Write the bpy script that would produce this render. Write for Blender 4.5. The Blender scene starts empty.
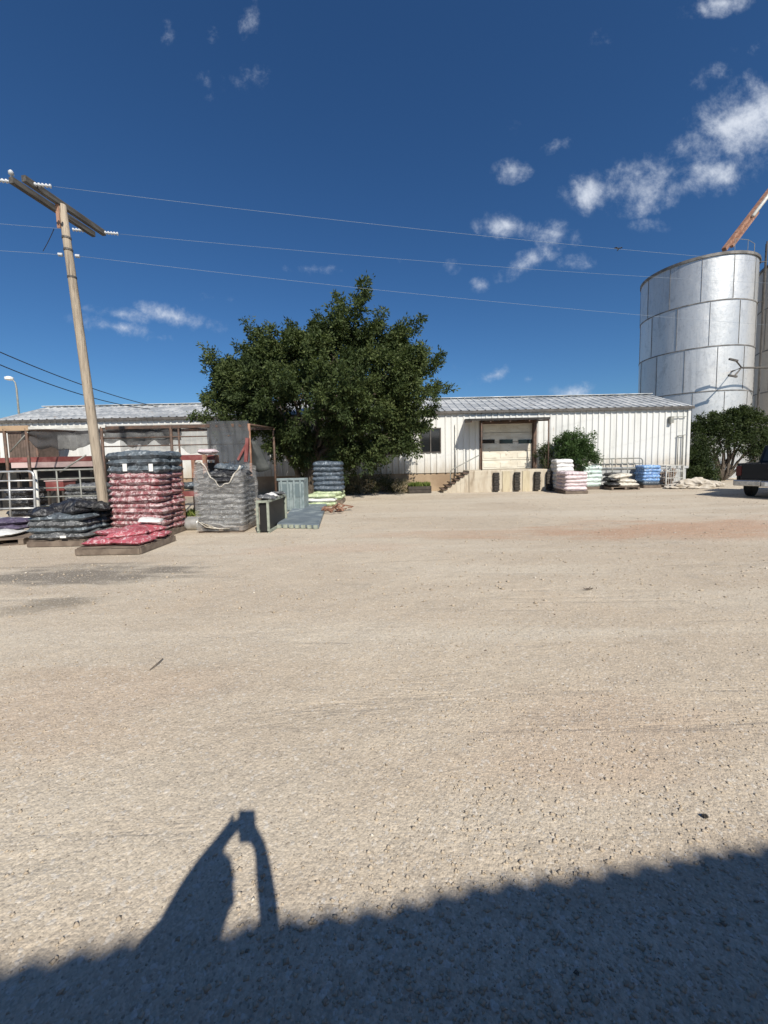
import bpy, bmesh, math, random
import numpy as np
from mathutils import Vector, Matrix, noise as mnoise

R = math.radians
PI = math.pi
random.seed(7)
rng = np.random.default_rng(7)
scene = bpy.context.scene
COL = scene.collection

# ------------------------------------------------------------------ camera
CAM_H, PITCH, ROLL, F_PX = 1.6, R(4.5), R(-1.2), 385.0
PX0, PY0 = 384.0, 490.3
cam_d = bpy.data.cameras.new("camera")
cam = bpy.data.objects.new("camera", cam_d)
COL.objects.link(cam)
CR = Matrix.Rotation(R(90) - PITCH, 3, 'X') @ Matrix.Rotation(ROLL, 3, 'Z')
cam.location = (0, 0, CAM_H)
cam.rotation_euler = CR.to_euler()
cam_d.sensor_fit = 'AUTO'
cam_d.sensor_width = 36
cam_d.lens = F_PX / 1024 * 36
cam_d.shift_y = -(512 - PY0) / 1024
cam_d.clip_start = 0.02
cam_d.clip_end = 3000
scene.camera = cam

def ray(px, py):
    return CR @ Vector(((px - PX0) / F_PX, -(py - PY0) / F_PX, -1.0))
def W(px, py, Y):
    d = ray(px, py); return Vector((0, 0, CAM_H)) + d * (Y / d.y)
def G(px, py, z=0.0):
    d = ray(px, py); return Vector((0, 0, CAM_H)) + d * ((z - CAM_H) / d.z)

# ------------------------------------------------------------------ light
d = ray(249, 812)
SUN = (-d).normalized()                       # towards the sun: the camera's own shadow is the antisolar point
SUN_EL = math.asin(SUN.z)
SUN_AZ = math.atan2(SUN.x, SUN.y)
sl = bpy.data.lights.new("sun", 'SUN')
sl.energy = 4.2
sl.angle = R(0.53)
sl.color = (1.0, 0.93, 0.82)
so = bpy.data.objects.new("sun", sl)
COL.objects.link(so)
so.rotation_euler = SUN.to_track_quat('Z', 'Y').to_euler()
scene.view_settings.view_transform = 'Standard'
scene.view_settings.look = 'None'
scene.view_settings.gamma = 1
scene.view_settings.use_curve_mapping = False
scene.view_settings.exposure = 0.51
SKY_S = 0.051

world = bpy.data.worlds.new("World")
scene.world = world
world.use_nodes = True
wt = world.node_tree
wt.nodes.clear()
def wn(t, **k):
    n = wt.nodes.new(t)
    for a, b in k.items(): setattr(n, a, b)
    return n
def wmath(op, a, b=None, clamp=False):
    n = wn('ShaderNodeMath', operation=op); n.use_clamp = clamp
    for i, v in enumerate((a, b)):
        if v is None: continue
        if isinstance(v, (int, float)): n.inputs[i].default_value = v
        else: wt.links.new(v, n.inputs[i])
    return n.outputs[0]
sky = wn('ShaderNodeTexSky', sky_type='NISHITA')
sky.sun_disc = False
sky.sun_elevation = SUN_EL
sky.sun_rotation = SUN_AZ
sky.altitude = 300
sky.air_density = 1.0
sky.dust_density = 0.7
sky.ozone_density = 2.2
hs = wn('ShaderNodeHueSaturation')
hs.inputs['Saturation'].default_value = 1.12
hs.inputs['Value'].default_value = 1.0
wt.links.new(sky.outputs[0], hs.inputs['Color'])
stint = wn('ShaderNodeMix', data_type='RGBA', blend_type='MULTIPLY')
stint.inputs['Factor'].default_value = 1.0
stint.inputs['B'].default_value = (.62, .95, 1.24, 1)
wt.links.new(hs.outputs[0], stint.inputs['A'])
tc = wn('ShaderNodeTexCoord')
sep = wn('ShaderNodeSeparateXYZ')
wt.links.new(tc.outputs['Generated'], sep.inputs[0])
yy = wmath('MAXIMUM', sep.outputs['Y'], 0.02)
cu = wmath('DIVIDE', sep.outputs['X'], yy)
cv = wmath('DIVIDE', sep.outputs['Z'], yy)
uv = wn('ShaderNodeCombineXYZ')
wt.links.new(cu, uv.inputs[0]); wt.links.new(cv, uv.inputs[1])
# clouds: heading/size in the sky plane (direction x/y, z/y), each a soft ellipse broken up by noise
CL = [(752,118,62,30,24,1.25),(700,178,80,18,14,.85),(592,192,28,17,0,1.1),(640,186,50,22,8,.9),
      (505,225,24,12,-5,1.1),(546,231,30,12,-8,.95),(527,263,28,10,20,.9),(512,171,17,10,0,1.05),
      (555,146,18,7,10,.8),(206,84,15,20,10,.85),(250,76,16,13,0,.85),(212,42,8,14,0,.7),
      (249,18,9,20,-10,.7),(167,33,9,12,0,.5),(176,317,38,9,-14,1.0),(116,327,36,8,-12,.95),
      (122,314,28,7,-10,.95),(160,338,20,5,-8,.8),(313,269,24,6,-5,.8),(715,70,24,12,22,.65),
      (722,3,40,10,8,.9),(495,375,24,6,18,.7),(462,368,14,5,0,.7),(572,393,24,9,0,1.0),
      (527,379,9,5,0,.9),(450,268,10,8,0,.7),(479,285,9,7,0,.85),(512,127,10,12,0,.5),
      (602,37,14,10,0,.45),(395,262,12,4,0,.5),(205,297,12,6,0,.45),(240,300,20,5,-5,.4),
      (690,8,14,10,0,.5),(760,45,16,9,20,.5),(290,150,10,5,0,.35),(575,262,30,8,5,.4),
      (655,225,50,8,4,.35)]
acc = None
for (px, py, rx, ry, ang, st) in CL:
    if rx < 22: st *= .78
    elif rx >= 45: st *= 1.1
    dd = ray(px, py)
    u0, v0 = dd.x / dd.y, dd.z / dd.y
    mp = wn('ShaderNodeMapping', vector_type='TEXTURE')
    mp.inputs['Location'].default_value = (u0, v0, 0)
    mp.inputs['Rotation'].default_value = (0, 0, R(ang + 1.2))
    mp.inputs['Scale'].default_value = (rx * 1.6 / F_PX, ry * 1.6 / F_PX, 1)
    wt.links.new(uv.outputs[0], mp.inputs[0])
    ln = wn('ShaderNodeVectorMath', operation='LENGTH')
    wt.links.new(mp.outputs[0], ln.inputs[0])
    m = wmath('MULTIPLY', wmath('SUBTRACT', 1.0, ln.outputs['Value'], clamp=True), st)
    acc = m if acc is None else wmath('MAXIMUM', acc, m)
nz = wn('ShaderNodeTexNoise')
nz.inputs['Scale'].default_value = 11.0
nz.inputs['Detail'].default_value = 9.0
nz.inputs['Roughness'].default_value = 0.66
nz.inputs['Distortion'].default_value = 0.12
wt.links.new(uv.outputs[0], nz.inputs['Vector'])
dens = wmath('ADD', wmath('MULTIPLY', acc, 1.15), wmath('MULTIPLY', wmath('SUBTRACT', nz.outputs['Fac'], 0.55), 3.1))
dens = wmath('MULTIPLY', dens, wmath('MULTIPLY', acc, 5.0, clamp=True))
mr = wn('ShaderNodeMapRange', interpolation_type='SMOOTHSTEP')
mr.inputs['From Min'].default_value = 0.12
mr.inputs['From Max'].default_value = 1.6
mr.inputs['To Max'].default_value = 0.82
wt.links.new(dens, mr.inputs['Value'])
up = wmath('GREATER_THAN', sep.outputs['Y'], 0.05)
alpha = wmath('MULTIPLY', mr.outputs[0], up)
ccol = wn('ShaderNodeMix', data_type='RGBA')
k = 1 / SKY_S
ccol.inputs['A'].default_value = (0.36 * k, 0.42 * k, 0.52 * k, 1)
ccol.inputs['B'].default_value = (0.66 * k, 0.69 * k, 0.74 * k, 1)
wt.links.new(mr.outputs[0], ccol.inputs['Factor'])
cmix = wn('ShaderNodeMix', data_type='RGBA')
wt.links.new(alpha, cmix.inputs['Factor'])
wt.links.new(stint.outputs['Result'], cmix.inputs['A'])
wt.links.new(ccol.outputs['Result'], cmix.inputs['B'])
bg = wn('ShaderNodeBackground')
bg.inputs['Strength'].default_value = SKY_S
wt.links.new(cmix.outputs['Result'], bg.inputs['Color'])
wo = wn('ShaderNodeOutputWorld')
wt.links.new(bg.outputs[0], wo.inputs['Surface'])

# ------------------------------------------------------------------ materials
def new_mat(name):
    m = bpy.data.materials.new(name); m.use_nodes = True
    return m, m.node_tree, m.node_tree.nodes['Principled BSDF']
def N(t, kind, **k):
    n = t.nodes.new(kind)
    for a, b in k.items(): setattr(n, a, b)
    return n
def mth(t, op, a, b=None, c=None, clamp=False):
    n = N(t, 'ShaderNodeMath', operation=op); n.use_clamp = clamp
    for i, v in enumerate((a, b, c)):
        if v is None: continue
        if isinstance(v, (int, float)): n.inputs[i].default_value = v
        else: t.links.new(v, n.inputs[i])
    return n.outputs[0]
def mixc(t, fac, a, b, blend='MIX'):
    n = N(t, 'ShaderNodeMix', data_type='RGBA', blend_type=blend)
    for s, v in (('Factor', fac), ('A', a), ('B', b)):
        if isinstance(v, (int, float)): n.inputs[s].default_value = v
        elif isinstance(v, tuple): n.inputs[s].default_value = (*v, 1) if len(v) == 3 else v
        else: t.links.new(v, n.inputs[s])
    return n.outputs['Result']
def coords(t, scale=(1, 1, 1), rnd=True):
    tc = N(t, 'ShaderNodeTexCoord'); v = tc.outputs['Object']
    if rnd:
        oi = N(t, 'ShaderNodeObjectInfo')
        a = N(t, 'ShaderNodeVectorMath', operation='ADD')
        s = mth(t, 'MULTIPLY', oi.outputs['Random'], 57.0)
        t.links.new(v, a.inputs[0]); t.links.new(s, a.inputs[1]); v = a.outputs[0]
    if scale != (1, 1, 1):
        m = N(t, 'ShaderNodeMapping'); m.inputs['Scale'].default_value = scale
        t.links.new(v, m.inputs[0]); v = m.outputs[0]
    return v
def noise(t, v, scale, detail=4, rough=.55, dist=0):
    n = N(t, 'ShaderNodeTexNoise')
    n.inputs['Scale'].default_value = scale; n.inputs['Detail'].default_value = detail
    n.inputs['Roughness'].default_value = rough; n.inputs['Distortion'].default_value = dist
    t.links.new(v, n.inputs['Vector']); return n.outputs['Fac']
def step(t, x, a, b):
    n = N(t, 'ShaderNodeMapRange', interpolation_type='SMOOTHSTEP')
    n.inputs['From Min'].default_value = a; n.inputs['From Max'].default_value = b
    t.links.new(x, n.inputs['Value']); return n.outputs[0]
def bump(t, b, h, strength, dist):
    n = N(t, 'ShaderNodeBump'); n.inputs['Strength'].default_value = strength
    n.inputs['Distance'].default_value = dist
    t.links.new(h, n.inputs['Height']); t.links.new(n.outputs[0], b.inputs['Normal'])
def mat(name, c1, c2=None, scale=4, lo=.4, hi=.65, rough=.6, metal=0, c3=None, s3=20, lo3=.55, hi3=.7,
        bs=0, bd=.01, bscale=None, stretch=(1, 1, 1), spec=.5, rnd=True, detail=5):
    m, t, b = new_mat(name)
    b.inputs['Roughness'].default_value = rough; b.inputs['Metallic'].default_value = metal
    b.inputs['Specular IOR Level'].default_value = spec
    v = coords(t, stretch, rnd)
    col = c1
    if c2 is not None: col = mixc(t, step(t, noise(t, v, scale, detail), lo, hi), c1, c2)
    if c3 is not None: col = mixc(t, step(t, noise(t, v, s3, 4), lo3, hi3), col, c3)
    if isinstance(col, tuple): b.inputs['Base Color'].default_value = (*col, 1)
    else: t.links.new(col, b.inputs['Base Color'])
    if bs: bump(t, b, noise(t, v, bscale or scale * 3, 5), bs, bd)
    return m

M = {}
M['white_siding'] = mat('white_siding', (.64, .645, .625), (.54, .545, .52), 1.2, .45, .75, .45, stretch=(2.2, 2.2, .35),
                        c3=(.52, .46, .38), s3=3.0, lo3=.66, hi3=.8)
def siding_dirt(m):
    t = m.node_tree; b = t.nodes['Principled BSDF']; src = b.inputs['Base Color'].links[0].from_socket
    tc = N(t, 'ShaderNodeTexCoord'); sx = N(t, 'ShaderNodeSeparateXYZ'); t.links.new(tc.outputs['Object'], sx.inputs[0])
    mp = N(t, 'ShaderNodeMapping'); mp.inputs['Scale'].default_value = (3.0, 3.0, .5); t.links.new(tc.outputs['Object'], mp.inputs[0])
    nn = noise(t, mp.outputs[0], 1.3, 6, .7)
    f = mth(t, 'MULTIPLY', step(t, mth(t, 'ADD', sx.outputs['Z'], mth(t, 'MULTIPLY', nn, -1.6)), 1.0, -.1), .75, clamp=True)
    c = mixc(t, f, src, (.40, .34, .26))
    f2 = mth(t, 'MULTIPLY', step(t, noise(t, mp.outputs[0], 3.1, 5, .75), .62, .74), .5)
    t.links.new(mixc(t, f2, c, (.36, .25, .17)), b.inputs['Base Color'])
siding_dirt(M['white_siding'])
M['grey_siding'] = mat('grey_siding', (.45, .46, .46), (.36, .37, .37), 2, rough=.5)
def roof_mat():
    m, t, b = new_mat('galvanised_roof')
    v = coords(t, (1, 1, 1), False)
    mp = N(t, 'ShaderNodeMapping'); mp.inputs['Rotation'].default_value = (0, 0, R(35)); mp.inputs['Scale'].default_value = (.9, 3.2, 1)
    t.links.new(v, mp.inputs[0])
    a = step(t, noise(t, mp.outputs[0], .9, 5, .6), .4, .62)
    c = mixc(t, a, (.36, .38, .39), (.62, .63, .62))
    c = mixc(t, step(t, noise(t, v, 2.4, 5, .65), .58, .72), c, (.40, .36, .31))
    t.links.new(c, b.inputs['Base Color'])
    b.inputs['Metallic'].default_value = .35; b.inputs['Roughness'].default_value = .5
    return m
M['roof'] = roof_mat()
M['dark_trim'] = mat('dark_trim', (.06, .055, .05), (.10, .09, .08), 5, rough=.6)
M['brown_steel'] = mat('brown_steel', (.075, .05, .038), (.13, .075, .05), 8, rough=.65)
M['rust'] = mat('rusty_steel', (.22, .105, .065), (.33, .19, .13), 4, rough=.75, c3=(.12, .06, .04), s3=9)
M['red_paint'] = mat('weathered_red_paint', (.17, .04, .036), (.26, .10, .09), 3, rough=.7)
M['pink_metal'] = mat('faded_pink_metal', (.55, .42, .40), (.42, .30, .28), 2, rough=.55)
M['concrete'] = mat('stained_concrete', (.50, .45, .36), (.40, .34, .26), 1.6, rough=.9, c3=(.27, .22, .16), s3=2.6, lo3=.56, hi3=.72,
                    bs=.3, bd=.01, bscale=30, stretch=(2.2, 2.2, .6))
M['tan_block'] = mat('tan_foundation', (.36, .27, .18), (.28, .20, .13), 1.5, rough=.9, bs=.3, bscale=14)
M['rubber'] = mat('black_rubber', (.022, .02, .018), (.05, .042, .035), 14, rough=.85, bs=.6, bd=.02, bscale=18)
M['door_cream'] = mat('cream_door_paint', (.66, .63, .54), (.55, .51, .42), 1.5, rough=.5, stretch=(1, 1, 2.5), c3=(.40, .34, .26), s3=5, lo3=.66)
M['dark_glass'] = mat('dark_glass', (.012, .014, .016), rough=.08)
M['galv_pipe'] = mat('galvanised_pipe', (.50, .51, .51), (.38, .38, .37), 6, rough=.4, metal=.5)
M['white_pipe'] = mat('white_pipe', (.62, .62, .58), (.48, .47, .43), 5, rough=.5)
M['grey_pipe'] = mat('grey_pipe', (.20, .21, .19), (.30, .29, .26), 5, rough=.55)
M['old_timber'] = mat('weathered_timber', (.24, .19, .14), (.36, .30, .235), 3, rough=.9, stretch=(3, 3, .4), bs=.4, bscale=12)
M['pole_wood'] = mat('tan_pole_wood', (.40, .335, .255), (.30, .25, .19), 3.5, rough=.85, stretch=(7, 7, .35),
                     c3=(.14, .11, .085), s3=5, lo3=.55, hi3=.70, bs=.7, bd=.03, bscale=9)
M['arm_wood'] = mat('dark_crossarm_timber', (.055, .05, .045), (.10, .095, .085), 4, rough=.9, stretch=(4, .5, 4), bs=.3)
M['porcelain'] = mat('grey_porcelain', (.52, .54, .56), rough=.3)
M['wire_light'] = mat('bare_aluminium_wire', (.26, .31, .37), rough=.7)
M['wire_dark'] = mat('black_cable', (.02, .02, .022), rough=.6)
M['net'] = None
M['bark'] = mat('tree_bark', (.085, .068, .052), (.14, .115, .09), 6, rough=.95, stretch=(4, 4, .8), bs=.8, bd=.02, bscale=14)
M['black_inside'] = mat('dark_brown_boards', (.045, .038, .032), (.07, .058, .048), 4, rough=.9)
M['pallet_wood'] = mat('pallet_wood', (.13, .10, .078), (.20, .16, .125), 5, rough=.9, bs=.3)
M['truck_paint'] = mat('black_truck_paint', (.008, .009, .011), rough=.35, spec=.3)
M['chrome'] = mat('dull_chrome', (.55, .55, .56), (.4, .4, .4), 8, rough=.25, metal=.9)
M['tyre'] = mat('tyre_rubber', (.02, .02, .02), rough=.85)
M['red_lens'] = mat('red_lens', (.05, .008, .008), rough=.2)
M['plate_white'] = mat('white_plate', (.75, .75, .72), rough=.4)
M['bin_teal'] = mat('pale_teal_plastic', (.24, .29, .295), (.16, .205, .21), 6, rough=.5)
M['mat_blue'] = mat('blue_grey_board', (.12, .15, .178), (.18, .215, .235), 3, rough=.6, c3=(.32, .37, .38), s3=2.2, lo3=.58)
M['panel_frame'] = mat('pale_green_frame', (.30, .33, .27), (.20, .22, .18), 9, rough=.6)
M['black_panel'] = mat('black_panel', (.012, .012, .012), rough=.5)
M['stone_pale'] = mat('pale_rubble', (.50, .46, .40), (.38, .34, .28), 6, rough=.95, bs=.6)
M['skin'] = mat('skin', (.50, .31, .22), (.46, .27, .19), 8, rough=.5)
M['hair'] = mat('brown_hair', (.05, .03, .02), (.08, .05, .03), 30, rough=.6)
M['shirt'] = mat('navy_cotton', (.045, .06, .10), (.055, .07, .115), 20, rough=.9)
M['denim'] = mat('blue_denim', (.09, .12, .19), (.12, .16, .23), 30, rough=.9)
M['phone'] = mat('black_phone', (.015, .015, .017), rough=.2)
M['shoe'] = mat('brown_shoe', (.08, .05, .03), rough=.6)

def plastic(name, base, dark, light, scale=6, rough=.38, light_amt=.6, dark_amt=.5):
    """printed, creased plastic film: base colour, darker print blotches, pale scuffs and painted highlights; creases in the bump"""
    m, t, b = new_mat(name)
    v = coords(t)
    c = mixc(t, step(t, noise(t, v, scale, 5, .6, .6), dark_amt - .06, dark_amt + .12), base, dark)
    c = mixc(t, step(t, noise(t, v, scale * 2.3, 5, .65, 1.0), light_amt - .05, light_amt + .1), c, light)  # pale blotches: scuffs, and on the red bags painted-in highlights too
    t.links.new(c, b.inputs['Base Color'])
    b.inputs['Roughness'].default_value = rough
    bump(t, b, noise(t, v, 9, 6, .65, 1.6), .8, .045)
    return m
M['bag_red'] = plastic('red_bag_film', (.27, .095, .105), (.16, .055, .062), (.54, .43, .43), 6, light_amt=.50, dark_amt=.52)
M['bag_scarlet'] = plastic('bright_red_bag_film', (.40, .085, .11), (.25, .05, .065), (.60, .44, .45), 7, light_amt=.54, dark_amt=.56)
M['bag_slate'] = plastic('slate_bag_film', (.10, .125, .145), (.05, .06, .07), (.33, .37, .40), 5, light_amt=.58)
M['bag_black'] = plastic('black_bag_film', (.022, .022, .024), (.012, .012, .013), (.16, .165, .17), 5, rough=.3, light_amt=.60)
M['bag_grey'] = plastic('grey_bag_film', (.12, .125, .13), (.055, .058, .06), (.36, .37, .37), 7, light_amt=.56)
M['bag_blue'] = plastic('blue_bag_film', (.16, .33, .62), (.09, .20, .45), (.55, .65, .75), 6, light_amt=.57)
M['bag_navy'] = plastic('blue_grey_bag_film', (.065, .09, .12), (.035, .05, .07), (.27, .32, .37), 5, light_amt=.60)
M['bag_green'] = plastic('pale_green_bag_film', (.56, .66, .62), (.46, .58, .55), (.72, .76, .74), 6)
M['bag_white'] = plastic('white_bag_film', (.72, .72, .70), (.62, .62, .61), (.78, .78, .76), 6)
M['bag_pink'] = plastic('pale_pink_bag_film', (.62, .52, .53), (.52, .43, .45), (.74, .68, .68), 6)
M['bag_cream'] = plastic('cream_bag_film', (.58, .55, .48), (.40, .36, .29), (.72, .69, .62), 5)
M['bag_lime'] = plastic('lime_bag_film', (.46, .53, .33), (.30, .38, .20), (.66, .70, .58), 6)
M['bag_purple'] = plastic('purple_bag_film', (.10, .08, .13), (.06, .05, .08), (.28, .27, .31), 6)

def film_mat():
    m, t, b = new_mat('clear_stretch_film')
    v = coords(t, (1.2, 1.2, 5))
    n1 = noise(t, v, 2.2, 6, .65, 1.5)
    f = mth(t, 'ADD', mth(t, 'MULTIPLY', step(t, n1, .42, .74), .45), .17)
    b.inputs['Base Color'].default_value = (.55, .55, .54, 1)
    b.inputs['Roughness'].default_value = .28
    bump(t, b, n1, .8, .05)
    tr = N(t, 'ShaderNodeBsdfTransparent')
    mx = N(t, 'ShaderNodeMixShader')
    t.links.new(f, mx.inputs[0]); t.links.new(tr.outputs[0], mx.inputs[1]); t.links.new(b.outputs[0], mx.inputs[2])
    t.links.new(mx.outputs[0], t.nodes['Material Output'].inputs['Surface'])
    return m
M['film'] = film_mat()
def net_mat(name, col, cover):
    m, t, b = new_mat(name)
    v = coords(t, rnd=False)
    b.inputs['Base Color'].default_value = (*col, 1); b.inputs['Roughness'].default_value = .9
    tr = N(t, 'ShaderNodeBsdfTransparent'); mx = N(t, 'ShaderNodeMixShader')
    f = mth(t, 'ADD', mth(t, 'MULTIPLY', mth(t, 'SUBTRACT', noise(t, v, 2.2, 4), .5), .6), cover, clamp=True)
    t.links.new(f, mx.inputs[0]); t.links.new(tr.outputs[0], mx.inputs[1]); t.links.new(b.outputs[0], mx.inputs[2])
    t.links.new(mx.outputs[0], t.nodes['Material Output'].inputs['Surface'])
    return m
M['net'] = net_mat('dark_shade_net', (.04, .04, .042), .84)
M['net_grey'] = net_mat('grey_shade_net', (.075, .08, .085), .74)
M['tarp_dark'] = mat('dark_green_tarp', (.03, .034, .032), (.05, .055, .05), 4, rough=.7)

def leaf_mat(name, c1, c2, c3):
    m, t, b = new_mat(name)
    at = N(t, 'ShaderNodeAttribute'); at.attribute_name = 'tint'
    r = N(t, 'ShaderNodeValToRGB')
    r.color_ramp.elements[0].color = (*c1, 1); r.color_ramp.elements[1].color = (*c3, 1)
    e = r.color_ramp.elements.new(.5); e.color = (*c2, 1)
    t.links.new(at.outputs['Fac'], r.inputs[0])
    t.links.new(r.outputs[0], b.inputs['Base Color'])
    b.inputs['Roughness'].default_value = .6
    b.inputs['Specular IOR Level'].default_value = .15
    tl = N(t, 'ShaderNodeBsdfTranslucent')
    t.links.new(mixc(t, 1.0, r.outputs[0], (1.0, 1.15, .5), 'MULTIPLY'), tl.inputs['Color'])
    mx = N(t, 'ShaderNodeMixShader'); mx.inputs[0].default_value = .22
    t.links.new(b.outputs[0], mx.inputs[1]); t.links.new(tl.outputs[0], mx.inputs[2])
    t.links.new(mx.outputs[0], t.nodes['Material Output'].inputs['Surface'])
    return m
M['leaf'] = leaf_mat('tree_leaves', (.034, .050, .020), (.058, .082, .029), (.125, .150, .055))
M['leaf_bush'] = leaf_mat('bush_leaves', (.03, .06, .022), (.05, .09, .03), (.08, .13, .045))
M['leaf_olive'] = leaf_mat('olive_leaves', (.028, .042, .018), (.045, .065, .026), (.09, .11, .04))
M['weed'] = leaf_mat('weed_leaves', (.07, .08, .035), (.20, .17, .10), (.40, .34, .24))
M['grass'] = leaf_mat('grass_blades', (.07, .11, .025), (.12, .17, .04), (.22, .24, .07))

def gravel_mat():
    m, t, b = new_mat('tan_gravel')
    tc = N(t, 'ShaderNodeTexCoord'); v = tc.outputs['Object']
    big = noise(t, v, .22, 6, .6, .4)
    col = mixc(t, step(t, big, .36, .64), (.43, .365, .285), (.495, .43, .34))
    mid = noise(t, v, 1.4, 6, .65)
    col = mixc(t, step(t, mid, .55, .75), col, (.36, .315, .255))
    lo = noise(t, v, .75, 5, .6, .5)
    col = mixc(t, mth(t, 'MULTIPLY', step(t, lo, .52, .76), .28), col, (.48, .37, .26))
    ln_ = N(t, 'ShaderNodeMapping'); ln_.inputs['Scale'].default_value = (.10, .75, 1); ln_.inputs['Rotation'].default_value = (0, 0, -.16); t.links.new(v, ln_.inputs[0])
    lane = step(t, noise(t, ln_.outputs[0], 1.1, 4, .55, .6), .44, .62)      # compacted wheel lanes
    col = mixc(t, mth(t, 'MULTIPLY', lane, .55), col, (.53, .48, .395))
    ln2 = N(t, 'ShaderNodeMapping'); ln2.inputs['Scale'].default_value = (.22, 1.5, 1); ln2.inputs['Rotation'].default_value = (0, 0, -.34); t.links.new(v, ln2.inputs[0])
    ruts = step(t, noise(t, ln2.outputs[0], 1.0, 5, .6, 1.6), .54, .74)
    col = mixc(t, mth(t, 'MULTIPLY', ruts, .26), col, (.33, .285, .225))
    sx = N(t, 'ShaderNodeSeparateXYZ'); t.links.new(v, sx.inputs[0])
    def patch(cx, cy, rx, ry, ang, lo_, hi_, sc):
        mp = N(t, 'ShaderNodeMapping', vector_type='TEXTURE')
        mp.inputs['Location'].default_value = (cx, cy, 0); mp.inputs['Rotation'].default_value = (0, 0, ang)
        mp.inputs['Scale'].default_value = (rx, ry, 1)
        t.links.new(v, mp.inputs[0])
        l = N(t, 'ShaderNodeVectorMath', operation='LENGTH'); t.links.new(mp.outputs[0], l.inputs[0])
        f = mth(t, 'SUBTRACT', 1.0, l.outputs['Value'], clamp=True)
        st = N(t, 'ShaderNodeMapping'); st.inputs['Scale'].default_value = (.6, 1.9, 1); t.links.new(v, st.inputs[0])
        f = mth(t, 'ADD', f, mth(t, 'MULTIPLY', mth(t, 'SUBTRACT', noise(t, st.outputs[0], sc, 6, .65, .5), .5), 1.6))
        f = mth(t, 'MULTIPLY', f, mth(t, 'LESS_THAN', l.outputs['Value'], 1.15))
        return step(t, f, lo_, hi_)
    for (px, py, rx, ry, a, w) in ((700, 528, 6.0, 2.0, .1, .62), (480, 533, 4.0, .9, 0, .34), (330, 548, 3.0, .8, 0, .25),
                                   (60, 700, 1.8, .9, 0, .14), (600, 730, 1.4, .8, .2, .14), (250, 505, 2.6, 1.1, 0, .35)):
        p = G(px, py)
        col = mixc(t, mth(t, 'MULTIPLY', patch(p.x, p.y, rx, ry, a, .2, .8, .8), w), col, (.40, .235, .15))
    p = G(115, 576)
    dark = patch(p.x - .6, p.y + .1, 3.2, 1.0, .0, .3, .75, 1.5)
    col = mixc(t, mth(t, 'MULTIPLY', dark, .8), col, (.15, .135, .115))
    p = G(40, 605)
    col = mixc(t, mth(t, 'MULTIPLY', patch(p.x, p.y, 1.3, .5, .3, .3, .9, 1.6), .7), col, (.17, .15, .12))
    def vor(sc):
        n = N(t, 'ShaderNodeTexVoronoi'); n.inputs['Scale'].default_value = sc
        n.inputs['Randomness'].default_value = 1.0
        t.links.new(v, n.inputs['Vector']); return n
    h = None
    for sc, amt, hh in ((62, .18, .006), (135, .27, .0037)):
        vn = vor(sc)
        s = N(t, 'ShaderNodeSeparateColor'); t.links.new(vn.outputs['Color'], s.inputs[0])
        br = mth(t, 'ADD', 1 - amt * .5, mth(t, 'MULTIPLY', s.outputs[0], amt))
        cc = N(t, 'ShaderNodeCombineColor')
        for i in range(3): t.links.new(br, cc.inputs[i])
        col = mixc(t, 1.0, col, cc.outputs[0], 'MULTIPLY')
        # a few dark stones
        col = mixc(t, mth(t, 'MULTIPLY', mth(t, 'GREATER_THAN', s.outputs[1], 1.5 if sc < 100 else .965), .45), col, (.13, .105, .085))
        col = mixc(t, mth(t, 'MULTIPLY', mth(t, 'GREATER_THAN', s.outputs[2], .96), .5), col, (.58, .55, .50))
        dome = mth(t, 'MULTIPLY', mth(t, 'SUBTRACT', 1.0, vn.outputs['Distance']), hh)
        dome = mth(t, 'MULTIPLY', dome, mth(t, 'ADD', .4, s.outputs[1]))
        h = dome if h is None else mth(t, 'ADD', h, dome)
    h = mth(t, 'ADD', h, mth(t, 'MULTIPLY', noise(t, v, 2.2, 6, .6), .08))
    h = mth(t, 'SUBTRACT', h, mth(t, 'MULTIPLY', ruts, .02))
    t.links.new(col, b.inputs['Base Color'])
    b.inputs['Roughness'].default_value = .95
    b.inputs['Specular IOR Level'].default_value = .15
    bump(t, b, h, .5, 1.0)
    return m
M['gravel'] = gravel_mat()
def stone_mat():
    m, t, b = new_mat('loose_stones')
    at = N(t, 'ShaderNodeAttribute'); at.attribute_name = 'tint'
    r = N(t, 'ShaderNodeValToRGB')
    r.color_ramp.elements[0].color = (.15, .12, .095, 1); r.color_ramp.elements[1].color = (.58, .54, .47, 1)
    for p_, c in ((.12, (.30, .25, .19)), (.5, (.42, .355, .275)), (.85, (.47, .41, .33))):
        e = r.color_ramp.elements.new(p_); e.color = (*c, 1)
    t.links.new(at.outputs['Fac'], r.inputs[0]); t.links.new(r.outputs[0], b.inputs['Base Color'])
    b.inputs['Roughness'].default_value = .95; b.inputs['Specular IOR Level'].default_value = .15
    return m
M['stones'] = stone_mat()

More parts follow.
